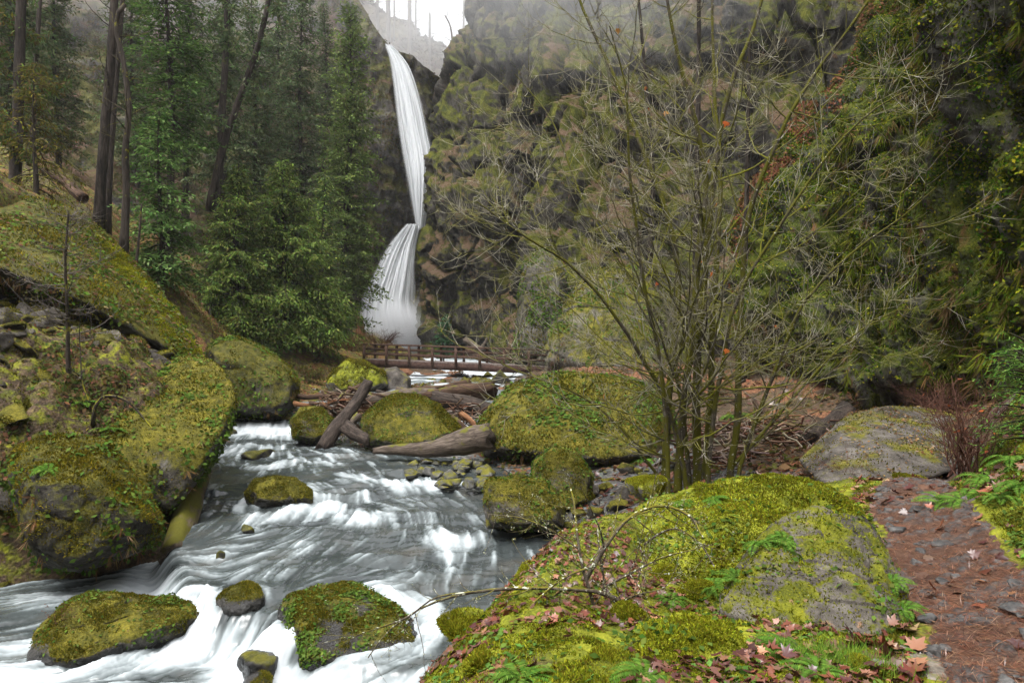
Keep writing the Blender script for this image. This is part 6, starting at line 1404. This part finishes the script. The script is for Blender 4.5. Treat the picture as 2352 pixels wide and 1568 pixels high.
fl_ = [(2170, 1160, 6.8, 1.0, 'fern at the foot of the trailside bank beyond the bend'), (2215, 1150, 6.9, 1.2, 'spreading fern on the bank right of the far trail'), (2270, 1105, 7.0, 1.1, 'fern below the tall reddish shrub'), (2330, 1060, 6.8, 1.2, 'fern high on the bank at the right edge'), (2300, 1150, 6.0, 1.0, 'fern above the leaf-strewn patch of the right bank'), (2345, 1120, 6.0, 1.0, 'fern against the right edge above the trail'),
       (1580, 1160, 7.6, .75, 'fern growing on top of the big moss mound'), (1640, 1150, 7.8, .6, 'small fern on the right crest of the big moss mound'), (1755, 1250, 5.5, .7, 'fern drooping between the moss mound and the lichened boulder'), (1800, 1245, 5.6, .6, 'small fern above the lichened boulder'), (2050, 1340, 4.7, .55, 'fern on the trail side of the lichened boulder'), (2075, 1400, 4.4, .5, 'small fern low on the trail side of the lichened boulder'),
       (1810, 1500, 3.5, .75, 'fern in front of the lichened boulder'), (1880, 1545, 3.25, .7, 'feathery fern at the bottom edge right of centre'), (1780, 1480, 3.7, .6, 'bright fern left of the small mossy stone'), (1480, 1560, 3.0, .6, 'fern at the bottom edge left of the low mossy boulder'), (1640, 1350, 4.8, .7, 'fern beside the round moss cushion'), (1690, 1330, 4.8, .6, 'fern tucked against the left side of the lichened boulder'), (1200, 1560, 3.0, .7, 'fern at the bottom edge of the leaf-covered bank'), (1540, 1380, 4.3, .6, 'fern among the red leaves below the moss mound'),
       (1480, 1060, 18.2, 2.2, 'fern at the dark foot of the massive boulder'), (1170, 1060, 19.2, 2.0, 'fern beside the end of the flat weathered log'), (1690, 960, 19, 2.4, 'large fern behind the alder trunks'), (110, 1080, 11.2, 1.3, 'fern hanging on the lichened boulder front'), (190, 930, 14, 1.8, 'fern at the foot of the slender bare tree'), (250, 990, 13.6, 1.6, 'fern on the left shoulder of the huge boulder')]
for i, (px, py, d, s, lb) in enumerate(fl_):
    v, f, c = fp[i % 4]; b = snap(px, py, d)
    if i < 4: o = mesh('fern', v, f, FERNM, smooth=False, attrs={'Col': c}); tag(o, lb, 'fern')
    else: o = bpy.data.objects['fern' if i % 4 == 0 else 'fern.%03d' % (i % 4)].copy(); COL.objects.link(o); o['label'] = lb
    o.location = [float(q) for q in b]; s *= .8; o.scale = (s, s, s); o.rotation_euler = (.15 * rr.normal(), .15 * rr.normal(), rr.rand() * 6)
# grass tuft
rng = np.random.RandomState(5); n = 900
b = P(1935, 1510, 3.35); p = b + np.c_[.13 * rng.normal(size=n), .09 * rng.normal(size=n), np.zeros(n)]; p[:, 2] = ground_z(p[:, 0], p[:, 1])
v, f = blades(p, unit(np.c_[.5 * rng.normal(size=(n, 2)), np.ones(n)]), .05 + .09 * rng.rand(n), np.full(n, .004), rng)
tag(mesh('grass', v, f, LEAFM, smooth=False, attrs={'Col': np.repeat(pick(rng, [(.14, .25, .03), (.2, .3, .04), (.1, .2, .03)], n), 3, 0)}), kind='stuff')

# ================================================================== lichen-covered shrub of the near bank
LICH = barkmat('lichen_twig', ((.03, .024, .018), (.075, .06, .045), (.15, .13, .10)), zs=1, sc_=20, moss=((.09, .085, .01), (.15, .13, .015)), lo=.56, hi=.68, spots=((.42, .43, .34), 30, .60), objc=False, bd=.003)
rng = np.random.RandomState(44)
root = empty('lichen_shrub', P(1385, 1425, 4.35)); tag(root, 'arching leafless shrub crusted with pale lichen on the leaf-covered bank', 'shrub')
ls = [([(1372, 1432, 4.3), (1358, 1370, 4.25), (1338, 1300, 4.25), (1325, 1220, 4.3), (1318, 1150, 4.4), (1310, 1120, 4.5)], .014, .006), ([(1392, 1420, 4.45), (1388, 1340, 4.5), (1378, 1270, 4.5), (1372, 1215, 4.6)], .011, .005),
      ([(1345, 1330, 4.3), (1400, 1240, 4.4), (1450, 1185, 4.5), (1520, 1160, 4.5), (1585, 1185, 4.4), (1615, 1235, 4.2)], .016, .006), ([(1480, 1250, 4.7), (1520, 1222, 4.6), (1560, 1215, 4.5), (1610, 1250, 4.4), (1640, 1300, 4.3)], .009, .004),
      ([(1440, 1405, 4.3), (1400, 1365, 4.25), (1310, 1352, 4.2), (1200, 1350, 4.2), (1110, 1356, 4.3), (1030, 1372, 4.4), (960, 1400, 4.5), (890, 1450, 4.6), (845, 1510, 4.6)], .015, .004), ([(1090, 1358, 4.3), (1000, 1372, 4.3), (930, 1420, 4.4), (840, 1450, 4.5), (780, 1480, 4.6)], .007, .003),
      ([(1380, 1400, 4.3), (1330, 1420, 4.2), (1260, 1460, 4.0), (1190, 1530, 3.8)], .010, .004), ([(1385, 1350, 4.4), (1440, 1320, 4.3), (1520, 1280, 4.3), (1600, 1260, 4.2)], .009, .004), ([(1395, 1410, 4.3), (1450, 1370, 4.1), (1530, 1350, 4.0)], .008, .003), ([(1330, 1260, 4.3), (1270, 1220, 4.3), (1200, 1190, 4.3), (1120, 1180, 4.3)], .007, .003), ([(1360, 1300, 4.3), (1290, 1330, 4.1), (1210, 1400, 4.0), (1150, 1480, 3.9)], .008, .003)]
LC_, LR_ = [], []
for q, r0, r1 in ls:
    c = resample(PA(q), 16); R = np.linspace(r0, r1, 16); LC_.append(c); LR_.append(R)
    V, Fq = tubes(c[None], R[None], 6, rough=.25, seed=int(r0 * 9999)); mesh('stem', V, Fq, LICH, root)
LC_ = np.array(LC_); LR_ = np.array(LR_)
c2, r2 = offshoots(LC_, LR_, rng, 150, (.12, .55), (30, 75), .15, 1, 8, 0, .4, .12, .5, .0022)
c3, r3 = offshoots(c2, r2, rng, 420, (.04, .22), (30, 75), .2, 1, 6, 0, .4, .1, .6, .0015)
m = MB(); m.add(*tubes(c2, r2, 4)); m.add(*tubes(c3, r3, 3)); m.build('twigs', LICH, root)
pts = np.concatenate([LC_.reshape(-1, 3), c2.reshape(-1, 3), c3.reshape(-1, 3)]); n = 2400
keep = rng.rand(len(pts)) < .4 * (fbm(pts / .18, 2) > .0) + .06; pts = pts[keep]
p = pts[rng.randint(0, len(pts), n)] + .005 * rng.normal(size=(n, 3))
v, f = kites(p, unit(rng.normal(size=(n, 3))), rng.normal(size=(n, 3)), .007 + .009 * rng.rand(n), .004 + .006 * rng.rand(n))
mesh('lichen_clumps', v, f, LEAFM, root, smooth=False, attrs={'Col': np.repeat(pick(rng, [(.30, .31, .20), (.36, .36, .26), (.25, .25, .12), (.2, .2, .06)], n), 4, 0)})
print('cover', round(time.time() - T0, 1))
print('script', round(time.time() - T0, 1), 'objects', len(bpy.data.objects), 'polys', sum(len(m.polygons) for m in bpy.data.meshes))
